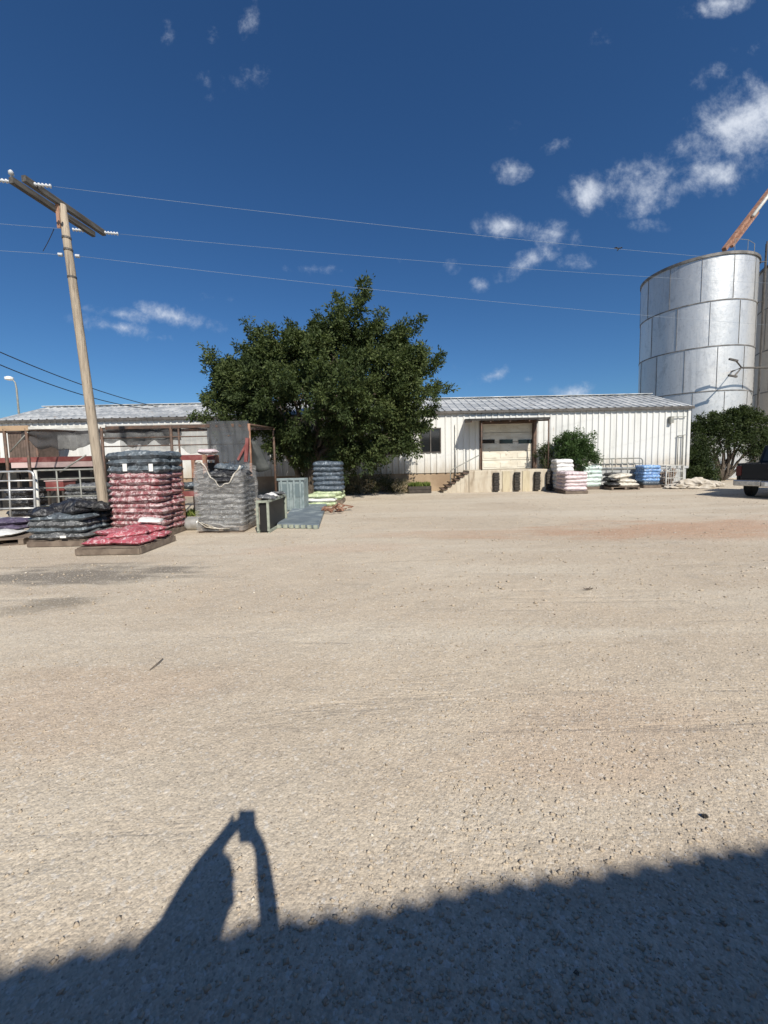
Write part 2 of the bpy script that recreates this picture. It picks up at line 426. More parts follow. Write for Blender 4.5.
def silo_mat(name, ca, cb, stain, metal, rough):
    m, t, b = new_mat(name)
    at = N(t, 'ShaderNodeAttribute'); at.attribute_name = 'tint'
    v = coords(t, rnd=False)
    c = mixc(t, at.outputs['Fac'], ca, cb)
    mp = N(t, 'ShaderNodeMapping'); mp.inputs['Scale'].default_value = (1.4, 1.4, .5); t.links.new(v, mp.inputs[0])
    c = mixc(t, mth(t, 'MULTIPLY', step(t, noise(t, mp.outputs[0], 1.3, 6, .7, .8), .5, .75), .6), c, stain)
    sp = noise(t, v, 7, 5, .75)
    c = mixc(t, mth(t, 'MULTIPLY', step(t, sp, .52, .68), .4), c, stain)
    m2 = N(t, 'ShaderNodeMapping'); m2.inputs['Scale'].default_value = (2.5, 2.5, .12); t.links.new(v, m2.inputs[0])
    c = mixc(t, mth(t, 'MULTIPLY', step(t, noise(t, m2.outputs[0], 1.6, 5, .7), .54, .72), .35), c, stain)
    t.links.new(c, b.inputs['Base Color'])
    b.inputs['Metallic'].default_value = metal
    rr = mth(t, 'ADD', rough - .08, mth(t, 'MULTIPLY', noise(t, v, 3, 5), .16))
    t.links.new(rr, b.inputs['Roughness'])
    hh = mth(t, 'ADD', mth(t, 'MULTIPLY', noise(t, mp.outputs[0], .9, 4), .05), mth(t, 'MULTIPLY', noise(t, v, 5, 4), .012)); bump(t, b, hh, .5, 1.0)
    return m
M['silo'] = silo_mat('galvanised_silo_plate', (.50, .515, .525), (.66, .66, .65), (.30, .31, .32), .62, .44)
M['silo_tan'] = silo_mat('tan_silo_plate', (.50, .44, .36), (.55, .49, .41), (.34, .29, .24), .1, .6)
M['seam'] = mat('rusty_seam', (.10, .095, .09), (.22, .21, .20), 2, rough=.7)

# ------------------------------------------------------------------ mesh helpers
class MB:
    def __init__(s): s.v = []; s.f = []; s.t = []
    def add(s, vs, fs, tint=None):
        o = len(s.v); s.v += [tuple(p) for p in vs]; s.f += [tuple(i + o for i in f) for f in fs]
        if tint is not None: s.t += [tint] * len(fs)
        return s
    def box(s, x0, x1, y0, y1, z0, z1, rot=None, piv=None):
        vs = [Vector((x, y, z)) for z in (z0, z1) for y in (y0, y1) for x in (x0, x1)]
        if rot is not None:
            piv = Vector(piv) if piv is not None else Vector(((x0 + x1) / 2, (y0 + y1) / 2, (z0 + z1) / 2))
            vs = [piv + rot @ (p - piv) for p in vs]
        return s.add(vs, [(0, 2, 3, 1), (4, 5, 7, 6), (0, 1, 5, 4), (2, 6, 7, 3), (0, 4, 6, 2), (1, 3, 7, 5)])
    def bar(s, p0, p1, w, h, up=(0, 0, 1)):
        p0, p1 = Vector(p0), Vector(p1); d = (p1 - p0).normalized(); up = Vector(up)
        if abs(d.dot(up)) > .98: up = Vector((0, 1, 0))
        a = d.cross(up).normalized(); b = a.cross(d).normalized()
        vs = [p + a * sx * w / 2 + b * sy * h / 2 for p in (p0, p1) for sx, sy in ((-1, -1), (1, -1), (1, 1), (-1, 1))]
        return s.add(vs, [(3, 2, 1, 0), (4, 5, 6, 7), (0, 1, 5, 4), (1, 2, 6, 5), (2, 3, 7, 6), (3, 0, 4, 7)])
    def tube(s, pts, rad, n=8, caps=True):
        pts = [Vector(p) for p in pts]
        rads = rad if isinstance(rad, (list, tuple)) else [rad] * len(pts)
        vs = []; prev = None
        for i, p in enumerate(pts):
            d = (pts[min(i + 1, len(pts) - 1)] - pts[max(i - 1, 0)]).normalized()
            if prev is None:
                u = Vector((0, 0, 1)) if abs(d.z) < .9 else Vector((1, 0, 0))
                a = d.cross(u).normalized()
            else:
                a = (prev - d * prev.dot(d)).normalized()
            prev = a; b = d.cross(a)
            for k in range(n):
                th = 2 * PI * k / n
                vs.append(p + (a * math.cos(th) + b * math.sin(th)) * rads[i])
        fs = []
        for i in range(len(pts) - 1):
            for k in range(n):
                k2 = (k + 1) % n
                fs.append((i * n + k, i * n + k2, (i + 1) * n + k2, (i + 1) * n + k))
        if caps:
            fs.append(tuple(range(n - 1, -1, -1))); fs.append(tuple((len(pts) - 1) * n + k for k in range(n)))
        return s.add(vs, fs)
    def lathe(s, c, prof, n=16):
        c = Vector(c); vs = []; fs = []
        for (r, z) in prof:
            for k in range(n):
                th = 2 * PI * k / n; vs.append(c + Vector((r * math.cos(th), r * math.sin(th), z)))
        for i in range(len(prof) - 1):
            for k in range(n):
                k2 = (k + 1) % n; fs.append((i * n + k, i * n + k2, (i + 1) * n + k2, (i + 1) * n + k))
        fs.append(tuple(range(n - 1, -1, -1))); fs.append(tuple((len(prof) - 1) * n + k for k in range(n)))
        return s.add(vs, fs)
    def build(s, name, m, parent=None, smooth=False, bevel=0, loc=None, solid=0):
        base = Vector((0, 0, 0))
        if parent is not None: base = world_loc(parent)
        elif loc is not None: base = Vector(loc)
        me = bpy.data.meshes.new(name)
        me.from_pydata([tuple(Vector(p) - base) for p in s.v], [], s.f)
        me.materials.append(m)
        if s.t and len(s.t) == len(s.f):
            a = me.attributes.new('tint', 'FLOAT', 'FACE'); a.data.foreach_set('value', s.t)
        bm = bmesh.new(); bm.from_mesh(me); bmesh.ops.recalc_face_normals(bm, faces=bm.faces); bm.to_mesh(me); bm.free()
        if smooth:
            me.polygons.foreach_set('use_smooth', [True] * len(me.polygons))
        o = bpy.data.objects.new(name, me); COL.objects.link(o)
        if parent is not None: o.parent = parent
        else: o.location = base
        if solid:
            k = o.modifiers.new('solid', 'SOLIDIFY'); k.thickness = solid; k.offset = 0
        if bevel:
            k = o.modifiers.new('bevel', 'BEVEL'); k.width = bevel; k.segments = 2; k.limit_method = 'ANGLE'
        if smooth == 'auto':
            pass
        return o
def world_loc(o):
    p = Vector((0, 0, 0))
    while o is not None: p += o.location; o = o.parent
    return p
def tag(o, label=None, cat=None, group=None, kind=None):
    if label: o['label'] = label
    if cat: o['category'] = cat
    if group: o['group'] = group
    if kind: o['kind'] = kind
    return o
def thing(name, label, cat, loc=(0, 0, 0), group=None):
    o = bpy.data.objects.new(name, None); o.empty_display_size = .2
    COL.objects.link(o); o.location = loc
    return tag(o, label, cat, group)
def dup(root, loc=None, rz=None, label=None, group=None):
    def cp(o, parent):
        c = o.copy(); COL.objects.link(c); c.parent = parent
        for ch in o.children: cp(ch, c)
        return c
    r = cp(root, None)
    if loc is not None: r.location = loc
    if rz is not None: r.rotation_euler = (0, 0, rz)
    if label: r['label'] = label
    if group: r['group'] = group
    return r
def fast_mesh(name, verts, faces_n, nper, m, parent=None, tint=None, smooth=False):
    """verts (n,3), consecutive groups of nper verts form one face; or faces_n an index array"""
    me = bpy.data.meshes.new(name)
    base = np.array(world_loc(parent)) if parent is not None else np.zeros(3)
    verts = (verts - base).astype(np.float32)
    idx = faces_n.astype(np.int32).ravel(); nf = len(idx) // nper
    me.vertices.add(len(verts)); me.vertices.foreach_set('co', verts.ravel())
    me.loops.add(len(idx)); me.loops.foreach_set('vertex_index', idx)
    me.polygons.add(nf); me.polygons.foreach_set('loop_start', np.arange(0, nf * nper, nper, dtype=np.int32))
    if tint is not None:
        a = me.attributes.new('tint', 'FLOAT', 'FACE'); a.data.foreach_set('value', tint.astype(np.float32))
    me.materials.append(m)
    me.update(calc_edges=True)
    o = bpy.data.objects.new(name, me); COL.objects.link(o)
    if parent is not None: o.parent = parent
    return o
ORD = ['bottom', 'second', 'third', 'fourth', 'fifth', 'sixth', 'seventh', 'eighth', 'ninth', 'tenth', 'eleventh', 'twelfth', 'thirteenth', 'fourteenth']

# ------------------------------------------------------------------ ground
g = MB()
xs = [-400, -150, -60, -30, -18, -10, -5, 0, 5, 10, 18, 30, 60, 150, 400]
vs = [(x, y, 0) for y in xs for x in xs]; n = len(xs)
g.add(vs, [(j * n + i, j * n + i + 1, (j + 1) * n + i + 1, (j + 1) * n + i) for j in range(n - 1) for i in range(n - 1)])
tag(g.build('ground', M['gravel']), kind='structure')

def stones(name, n, fn, smin, smax, m):
    base = np.array([(1, 0, 0), (0, 1, 0), (-1, 0, 0), (0, -1, 0), (0, 0, .8), (0, 0, -.5)], float)
    fc = np.array([(0, 1, 4), (1, 2, 4), (2, 3, 4), (3, 0, 4), (1, 0, 5), (2, 1, 5), (3, 2, 5), (0, 3, 5)])
    p = fn(n); n = len(p)
    s = smin + (smax - smin) * rng.random(n) ** 4.2
    v = base[None] * (1 + .45 * (rng.random((n, 6, 1)) - .5) * 2) + .22 * (rng.random((n, 6, 3)) - .5)
    a = rng.random(n) * 2 * PI
    c, si = np.cos(a), np.sin(a)
    x = v[..., 0] * c[:, None] - v[..., 1] * si[:, None]; y = v[..., 0] * si[:, None] + v[..., 1] * c[:, None]
    v = np.stack([x, y * .8, v[..., 2] * .75], -1) * s[:, None, None]
    v[..., 2] += (s * .12)[:, None]
    v[..., :2] += p[:, None, :]
    f = fc[None] + (np.arange(n) * 6)[:, None, None]
    ti = np.repeat(np.clip(rng.normal(.52, .18, n), 0, 1), 8)
    return fast_mesh(name, v.reshape(-1, 3), f.reshape(-1, 3), 3, m, tint=ti)
def near_area(n):
    y = .75 + 8.5 * rng.random(n) ** 1.9
    x = (rng.random(n) * 2 - 1) * (y * 1.12 + .5)
    keep = np.array([mnoise.noise(Vector((a * .55, b * .55, 3))) * .9 + .42 for a, b in zip(x, y)])
    keep += np.where(x > .3, .22, 0)
    k = rng.random(n) < keep
    return np.stack([x, y], -1)[k]
tag(stones('gravel_stones', 75000, near_area, .0016, .0125, M['stones']), 'loose tan and grey gravel stones scattered over the yard', 'gravel', kind='stuff')
def far_area(n):
    y = 4 + 14 * rng.random(n); x = (rng.random(n) * 2 - 1) * y * 1.05
    return np.stack([x, y], -1)
tag(stones('scattered_gravel', 9000, far_area, .006, .028, M['stones']), 'sparse larger gravel stones on the far part of the yard', 'gravel', kind='stuff')

# ------------------------------------------------------------------ foliage tools
def leaf_quads(p, d, L, Wd, tint):
    n = len(p)
    up = rng.normal(0, 1, (n, 3))
    a = np.cross(d, up); a /= np.linalg.norm(a, axis=1)[:, None] + 1e-9
    nn = np.cross(a, d)
    L = L[:, None]; Wd = Wd[:, None]
    mid = p + d * L * .45 - nn * L * .06
    v = np.stack([p, mid + a * Wd, p + d * L, mid - a * Wd], 1)
    return v.reshape(-1, 3), np.arange(n * 4), tint
def crown(name, twigs, m, parent, per=26, leaf=(.10, .17), wid=.36, spread=.55, droop=.25, seed=0):
    """twigs: list of (base, direction, length, hue)"""
    B = np.array([t[0] for t in twigs]); D = np.array([t[1] for t in twigs]); Ln = np.array([t[2] for t in twigs]); H = np.array([t[3] for t in twigs])
    n = len(B)
    D /= np.linalg.norm(D, axis=1)[:, None]
    t = rng.random((n, per)) ** .8
    side = rng.normal(0, 1, (n, per, 3))
    pos = B[:, None] + D[:, None] * (Ln[:, None] * t)[..., None] + side * (Ln[:, None] * .13)[..., None]
    pos[..., 2] -= droop * .3 * (t ** 2) * Ln[:, None]
    ld = D[:, None] * .55 + side * spread + np.array([0, 0, -droop])
    ld /= np.linalg.norm(ld, axis=2)[..., None]
    k = n * per
    L = leaf[0] + (leaf[1] - leaf[0]) * rng.random(k)
    ti = np.clip(np.repeat(H, per) + rng.normal(0, .16, k), 0, 1)
    v, f, ti = leaf_quads(pos.reshape(-1, 3), ld.reshape(-1, 3), L, L * wid * .5, ti)
    return fast_mesh(name, v, f, 4, m, parent, ti)
def lobe_twigs(lobes, dens, center, length=(.4, .85), upw=.45, inner=.25):
    tw = []
    for (c, r, hue) in lobes:
        c = Vector(c); r3 = r if isinstance(r, tuple) else (r, r, r)
        k = int(dens * (r3[0] * r3[1] * r3[2]) ** (2 / 3))
        for _ in range(k):
            d = Vector(rng.normal(0, 1, 3)); d.normalize()
            q = inner + (1 - inner) * random.random() ** .45
            p = c + Vector((d.x * r3[0], d.y * r3[1], d.z * r3[2])) * q
            out = (p - Vector(center)).normalized()
            dr = (d * .55 + out * .5 + Vector((0, 0, upw)) + Vector(rng.normal(0, .35, 3)))
            nz_ = mnoise.noise(p * .9)
            tw.append((tuple(p), tuple(dr), length[0] + (length[1] - length[0]) * random.random(), min(1, max(0, hue + .35 * nz_))))
    return tw
def limb(mb, a, b, r0, r1, sag=.0, wob=.12, seg=6, n=7):
    a, b = Vector(a), Vector(b); L = (b - a).length
    pts = []; rs = []
    for i in range(seg + 1):
        t = i / seg
        p = a.lerp(b, t) + Vector((0, 0, sag * L * 4 * t * (1 - t)))
        if 0 < i < seg: p += Vector((random.uniform(-1, 1), random.uniform(-1, 1), random.uniform(-.5, .5))) * wob * L * .35
        pts.append(p); rs.append(r0 + (r1 - r0) * t)
    mb.tube(pts, rs, n)

# ------------------------------------------------------------------ warehouse
WY = 19.3                                   # front wall plane
XR = W(687.5, 440, WY).x; XL = W(-2, 440, WY).x     # right and left ends
ZE, ZR, HALF = 3.90, 4.92, 3.0              # eave, ridge, half depth
ZF = 1.02                                   # floor / dock height
wh = thing('warehouse', 'long white ribbed-metal warehouse with grey metal gable roof behind the yard', 'warehouse', (0, WY, 0))
def rib_sheet(mb, p0, u, L, z0, z1, nrm, pitch=.30, dep=.038, z1b=None):
    """ribbed cladding: trapezoid ribs along u, sheet from z0 to z1 (z1b at the far end)"""
    p0, u, nrm = Vector(p0), Vector(u), Vector(nrm)
    xs_, ds = [], []
    x = 0.0
    while x < L:
        for dx, dd in ((0, 0), (.19, 0), (.215, 1), (.275, 1)):
            if x + dx <= L: xs_.append(x + dx); ds.append(dd * dep)
        x += pitch
    if xs_[-1] < L - 1e-4: xs_.append(L); ds.append(0)
    vs = []
    for x, dd in zip(xs_, ds):
        q = p0 + u * x + nrm * dd
        top = z1 if z1b is None else z1 + (z1b - z1) * x / L
        vs += [(q.x, q.y, z0), (q.x, q.y, top)]
    mb.add(vs, [(2 * i, 2 * i + 2, 2 * i + 3, 2 * i + 1) for i in range(len(xs_) - 1)])
DX0, DX1 = W(481.5, 440, WY).x, W(533.5, 440, WY).x     # garage door
DZ1 = W(507, 423, WY).z
win = [(W(420, 440, WY).x, W(441, 440, WY).x, W(430, 453, WY).z, W(430, 428, WY).z),
       (W(376, 440, WY).x, W(400, 440, WY).x, W(388, 455, WY).z, W(388, 430, WY).z)]
cuts = sorted([(w[0], w[1], w[2], w[3]) for w in win] + [(DX0, DX1, ZF - .02, DZ1)])
wall = MB(); x = XL
nf = (0, -1, 0)
for (a, b_, z0, z1) in cuts:
    rib_sheet(wall, (x, WY, 0), (1, 0, 0), a - x, ZF - .12, ZE, nf)
    if z0 > ZF: rib_sheet(wall, (a, WY, 0), (1, 0, 0), b_ - a, ZF - .12, z0, nf)
    rib_sheet(wall, (a, WY, 0), (1, 0, 0), b_ - a, z1, ZE, nf)
    x = b_
rib_sheet(wall, (x, WY, 0), (1, 0, 0), XR - x, ZF - .12, ZE, nf)
for X_, nn in ((XR, (1, 0, 0)), (XL, (-1, 0, 0))):
    rib_sheet(wall, (X_, WY + .01, 0), (0, 1, 0), HALF, ZF - .12, ZE - .02, nn, z1b=ZR - .03)
    rib_sheet(wall, (X_, WY + HALF + .01, 0), (0, 1, 0), HALF, ZF - .12, ZR - .03, nn, z1b=ZE - .02)
rib_sheet(wall, (XL, WY + 2 * HALF, 0), (1, 0, 0), XR - XL, ZF - .12, ZE, (0, 1, 0), pitch=.6)
wall.build('wall', M['white_siding'], wh)
fd = MB()
fd.box(XL + .03, XR - .03, WY + .04, WY + 2 * HALF - .04, -.1, ZF - .10)
fd.build('foundation', M['tan_block'], wh)
for X_ in (XL, XR):
    tr = MB(); tr.box(X_ - .06, X_ + .07, WY - .07, WY + .08, ZF - .10, ZE - .02)
    tr.build('corner_trim', M['white_siding'], wh)
sk = MB()
sk.box(DX1 + 1.2, XR - .05, WY - .045, WY - .005, .05, ZF - .1)
sk.build('skirting', M['grey_siding'], wh)
sk = MB(); sk.box(DX1 + .3, XR + .05, WY - .075, WY - .036, ZF - .14, ZF - .02); sk.build('base_rail', M['grey_siding'], wh)
roof = MB()
OV = .10
sl_ = (ZR - ZE) / HALF
for sgn in (1, -1):
    # ribbed sheet from the eave to the ridge
    y_e = WY + HALF - sgn * (HALF + OV); z_e = ZE - OV * sl_ + .07; y_r = WY + HALF; z_r = ZR + .07
    x = XL - .15; vs = []; pf = []
    while x < XR + .15:
        for dx, dz in ((0, 0), (.30, 0), (.325, .04), (.375, .04)):
            if x + dx < XR + .15: pf.append((x + dx, dz))
        x += .40
    pf.append((XR + .15, 0))
    for (xx, dz) in pf: vs += [(xx, y_e, z_e + dz), (xx, y_r - sgn * .001, z_r + dz)]
    roof.add(vs, [(2 * i, 2 * i + 2, 2 * i + 3, 2 * i + 1) for i in range(len(pf) - 1)])
ro = roof.build('roof', M['roof'], wh)
rc = MB(); rc.bar((XL - .16, WY + HALF, ZR + .12), (XR + .16, WY + HALF, ZR + .12), .34, .035); rc.build('ridge_cap', M['roof'], ro)
gt = MB(); gt.box(XL - .17, XR + .17, WY - OV - .07, WY - OV - .005, ZE - OV * sl_ - .06, ZE - OV * sl_ + .065)
gt.build('gutter', M['dark_trim'], wh)
sf = MB(); sf.box(XL, XR, WY - OV, WY - .04, ZE - OV * sl_ - .02, ZE - OV * sl_ + .0); sf.build('soffit', M['dark_trim'], wh)
for i, (a, b_, z0, z1) in enumerate(win):
    f = MB()
    for (xa, xb, za, zb) in ((a, b_, z0, z0 + .06), (a, b_, z1 - .06, z1), (a, a + .06, z0 + .06, z1 - .06), (b_ - .06, b_, z0 + .06, z1 - .06),
                             ((a + b_) / 2 - .025, (a + b_) / 2 + .025, z0 + .06, z1 - .06)):
        f.box(xa, xb, WY - .05, WY + .05, za, zb)
    fo = f.build('window', M['dark_trim'], wh)
    p = MB(); p.box(a + .03, b_ - .03, WY + .01, WY + .03, z0 + .03, z1 - .03); p.build('pane', M['dark_glass'], fo)
# garage door: five sections, three small dark lights
gd = MB(); ns = 5; hz = (DZ1 - ZF) / ns
for i in range(ns):
    z0 = ZF + i * hz; gd.box(DX0 + .03, DX1 - .03, WY + .10, WY + .15, z0 + .006, z0 + hz - .012)
    for k in range(3):
        w3 = (DX1 - DX0 - .06) / 3; xa = DX0 + .03 + k * w3
        if i != 3: gd.box(xa + .10, xa + w3 - .10, WY + .085, WY + .098, z0 + .10, z0 + hz - .11)
go = gd.build('garage_door', M['door_cream'], wh, bevel=.006)
for xp in (488, 506, 525):
    c = W(xp, 441.5, WY + .1); p = MB(); p.box(c.x - .33, c.x + .33, WY + .075, WY + .099, c.z - .095, c.z + .095)
    p.build('door_window', M['dark_glass'], go)
jm = MB()
jm.box(DX0 - .10, DX0 + .03, WY - .06, WY + .16, ZF, DZ1 + .12); jm.box(DX1 - .03, DX1 + .13, WY - .09, WY + .16, ZF, DZ1 + .12)
jm.box(DX0 + .03, DX1 - .03, WY - .06, WY + .16, DZ1 - .03, DZ1 + .12)
jm.build('door_frame', M['brown_steel'], wh)
# canopy over the dock
DY = 17.95                                   # dock front
ca0, ca1 = W(470, 421, DY + .1).x, W(549.5, 419, DY + .1).x
cz = W(510, 420, DY + .1).z
cn = MB(); cn.add([(ca0, DY, cz), (ca1, DY, cz), (ca1, WY - .06, cz + .12), (ca0, WY - .06, cz + .12),
                   (ca0, DY, cz + .09), (ca1, DY, cz + .09), (ca1, WY - .06, cz + .21), (ca0, WY - .06, cz + .21)],
                  [(0, 1, 2, 3), (4, 7, 6, 5), (0, 4, 5, 1), (1, 5, 6, 2), (2, 6, 7, 3), (3, 7, 4, 0)])
co = cn.build('canopy', mat('black_canopy_steel', (.018, .016, .015), rough=.7), wh)
for xp in (481.5, 548.5):
    X_ = W(xp, 440, DY + .15).x; p = MB(); p.tube([(X_, DY + .15, ZF - .01), (X_, DY + .15, cz + .01)], .034, 8)
    p.build('post', M['brown_steel'], co, smooth=True)
for xx in np.linspace(ca0 + .05, ca1 - .05, 5):
    p = MB(); p.bar((xx, DY + .04, cz - .04), (xx, WY - .07, cz + .07), .05, .08); p.build('rafter', M['brown_steel'], co)
p = MB(); p.tube([W(455.5, 424, WY - .08), W(455.5, 476, WY - .08)], .03, 8); p.build('downpipe', M['white_pipe'], wh, smooth=True)
p = MB(); c = W(671, 419, WY - .1); p.box(c.x - .08, c.x + .08, WY - .2, WY - .03, c.z - .2, c.z + .12); p.bar((c.x, WY - .1, c.z + .1), (c.x + .75, WY - .1, c.z + .1), .03, .03)
p.build('wall_lamp', M['grey_pipe'], wh)
c = W(683, 445, WY - .1); p = MB(); p.tube([(c.x, WY - .1, .3), (c.x, WY - .1, c.z + .5)], .025, 8)
p.tube([(c.x - .25, WY - .1, .9), (c.x - .25, WY - .1, c.z + .45)], .02, 8); p.tube([(c.x - .3, WY - .1, c.z + .45), (c.x + .1, WY - .1, c.z + .5)], .02, 8)
p.build('conduit', M['grey_pipe'], wh, smooth=True)

# ------------------------------------------------------------------ loading dock
dx0, dx1 = W(469, 480, DY).x, W(549.5, 480, DY).x
dk = thing('loading_dock', 'stained concrete loading dock with black bumpers below the cream garage door', 'loading dock', (dx0, DY, 0))
p = MB(); p.box(dx0, dx1, DY, WY - .05, -.05, ZF); pl = p.build('platform', M['concrete'], dk, bevel=.03)
cols_ = [W(q, 480, DY).x for q in (506, 526)]
yp = mat('yellowed_planks', (.50, .44, .31), (.42, .36, .25), 3, rough=.85, stretch=(4, 4, .5))
for c in cols_:
    p = MB(); p.box(c - .17, c + .17, DY - .03, DY - .002, 0, ZF - .06); p.build('plank_facing', yp, dk)
for q in (496, 516.5, 536.5, 548.5):
    c = W(q, 480, DY).x; b_ = MB()
    for j in range(7):                          # stacked tyre-tread blocks
        z = .06 + j * .122; o_ = random.uniform(-.012, .012)
        b_.box(c - .13 + o_, c + .13 + o_, DY - .16, DY - .002, z, z + .116)
    b_.build('bumper', M['rubber'], dk, bevel=.02)
# steps run down to the left along the dock's side
p = MB(); nst = 6
sx0 = W(443, 490, DY + .2).x
for i in range(nst):
    xa = dx0 - (dx0 - sx0) * (i + 1) / nst; xb = dx0 - (dx0 - sx0) * i / nst - .002; zt = ZF - ZF * (i + 1) / (nst + 1)
    p.box(xa, xb, DY + .05, DY + 1.05, -.02, zt)
st = p.build('steps', M['concrete'], dk, bevel=.01)
for i in range(nst):
    xa = dx0 - (dx0 - sx0) * (i + 1) / nst; zt = ZF - ZF * (i + 1) / (nst + 1)
    t_ = MB(); t_.box(xa - .07, xa + (dx0 - sx0) / nst - .03, DY - .02, DY + 1.07, zt + .003, zt + .05); t_.build('tread', M['brown_steel'], st)
p = MB()
hA, hB, hC, hD = W(450.5, 489, DY + .1), W(450.5, 471, DY + .1), W(453, 469, DY + .1), W(479.5, 455, DY + .1)
p.tube([Vector((hA.x, DY + .1, .05)), hB, hC, hD], .024, 8)
p.build('handrail', M['grey_pipe'], dk, smooth=True)

# ------------------------------------------------------------------ silos
def silo(name, label, cx, cy, rad, ztop, rings, plates, ang0, m, roofm):
    s = thing(name, label, 'grain silo', (cx, cy, 0))
    hr = ztop / rings; sh = MB(); vs_ = MB(); hs_ = MB()
    for i in range(rings):
        z0, z1 = i * hr, (i + 1) * hr; off = ang0 + (i % 2) * PI / plates + i * .11
        for k in range(plates):
            a0 = off + 2 * PI * k / plates; a1 = a0 + 2 * PI / plates; q = 6; tn = random.random()
            for j in range(q):
                t0, t1 = a0 + (a1 - a0) * j / q, a0 + (a1 - a0) * (j + 1) / q
                sh.add([(cx + rad * math.cos(t0), cy + rad * math.sin(t0), z0), (cx + rad * math.cos(t1), cy + rad * math.sin(t1), z0),
                        (cx + rad * math.cos(t1), cy + rad * math.sin(t1), z1), (cx + rad * math.cos(t0), cy + rad * math.sin(t0), z1)], [(0, 1, 2, 3)], tn)
            c_, s__ = math.cos(a0), math.sin(a0)
            rr = rad + .012
            tx, ty = -s__ * .010, c_ * .010
            vs_.add([(cx + rr * c_ - tx, cy + rr * s__ - ty, z0 + .07), (cx + rr * c_ + tx, cy + rr * s__ + ty, z0 + .07),
                     (cx + rr * c_ + tx, cy + rr * s__ + ty, z1 - .07), (cx + rr * c_ - tx, cy + rr * s__ - ty, z1 - .07)], [(0, 1, 2, 3)])
        if i: hs_.lathe((cx, cy, z0), [(rad - .02, -.032), (rad + .025, -.032), (rad + .025, .032), (rad - .02, .032)], 96)
    o = sh.build('shell', m, s)
    bm = bmesh.new(); bm.from_mesh(o.data); bmesh.ops.remove_doubles(bm, verts=bm.verts, dist=.0005); bmesh.ops.recalc_face_normals(bm, faces=bm.faces)
    for f in bm.faces: f.smooth = True
    bm.to_mesh(o.data); bm.free()
    vs_.build('vertical_seams', M['seam'], s, solid=.02); hs_.build('ring_seams', M['seam'], s)
    r = MB(); r.lathe((cx, cy, ztop), [(rad + .07, -.10), (rad + .07, .06), (rad * .5, rad * .08), (.4, rad * .17), (.3, rad * .22)], 96)
    r.build('roof', roofm, s)
    return s
_l, _r = ray(639.5, 345), ray(755.5, 345)
_al, _ar = math.atan2(_l.x, _l.y), math.atan2(_r.x, _r.y)
SD, SAZ = 35.0, (_al + _ar) / 2
scx, scy, srad = SD * math.sin(SAZ), SD * math.cos(SAZ), SD * math.sin((_ar - _al) / 2)
sa = silo('grain_silo', 'tall shiny galvanised steel grain silo of stacked bolted plates beside warehouse', scx, scy, srad, 13.7, 5, 12, .55, M['silo'], M['seam'])
s2x, s2y = 40.5 * math.sin(R(48.7)), 40.5 * math.cos(R(48.7))
sb = silo('grain_silo', 'tan grain silo cut off by the right edge of the picture', s2x, s2y, 3.68, 14.4, 5, 12, .2, M['silo_tan'], M['seam'])
# rail, ladder and platform between the silos
p = MB()
va = Vector((scx, scy, 0)).normalized(); rt = Vector((va.y, -va.x, 0))
lb = Vector((scx, scy, 0)) + rt * (srad + .22) - va * .6
for k in (-.2, .2):
    q = lb + va * k; p.tube([(q.x, q.y, 0), (q.x, q.y, 14.5)], .04, 6)
for i in range(45):
    z = .4 + i * .31; p.tube([lb + va * -.2 + Vector((0, 0, z)), lb + va * .2 + Vector((0, 0, z))], .018, 5)
for z in (3, 7, 11, 13.4):
    p.bar(lb + Vector((0, 0, z)), lb - rt * .3 + Vector((0, 0, z)), .05, .05)
p.build('ladder', M['dark_trim'], sa)
p = MB()
pts = [Vector((scx, scy, 13.8)) + (rt * math.cos(a) - va * math.sin(a)) * (srad - .25) for a in np.linspace(-.1, .9, 4)]
for q in pts: p.tube([q, q + Vector((0, 0, .8))], .014, 6)
for h in (.8,): p.tube([q + Vector((0, 0, h)) for q in pts], .014, 6)
p.build('guard_rail', M['grey_pipe'], sa)
p = MB(); a_ = W(738, 373, scy - 2.6); b_ = W(772, 371, s2y - 2.3)
q0 = Vector((scx, scy, 0)) - va * (srad * .80) + rt * (srad * .62); q0.z = a_.z
p.tube([q0, q0 - va * .9 + rt * .35, Vector((s2x - 2.6, s2y - 2.9, b_.z))], .055, 8)
c = q0 - va * .9 + rt * .35
p.tube([c + Vector((-.5, -.1, .45)), c, c + Vector((-.5, -.1, -.5))], .045, 6)
p.bar(c + Vector((-.85, -.1, .5)), c + Vector((-.35, -.1, .38)), .11, .10); p.bar(c + Vector((-.85, -.1, -.44)), c + Vector((-.35, -.1, -.54)), .11, .10)
tag(p.build('transfer_pipe', M['dark_trim'], loc=c), 'dark pipe with twin prongs running between the two silos', 'pipe')
# grain spout
au = thing('grain_spout', 'rusty orange grain spout with white stretch slanting up from silo roof', 'grain spout', (scx, scy, 13.8))
s0 = W(727, 246, scy - .5); s1 = W(775, 183, scy + 3); s2_ = s0.lerp(s1, 1.7)
u_ = (s1 - s0).normalized()
p = MB(); p.bar(s0 - u_ * .5, s2_, .24, .24); p.build('spout_tube', M['rust'], au)
p = MB(); off = Vector((.10, -.21, -.02)); p.tube([s0.lerp(s1, .42) + off, s0.lerp(s1, 1.6) + off], .12, 10); p.build('white_pipe', M['white_pipe'], au, smooth=True)
p = MB(); p.bar(s0 - u_ * .2 + Vector((.3, -.1, .0)), s0.lerp(s1, .5) + Vector((.28, -.1, -.05)), .16, .16); p.build('stay', M['rust'], au)

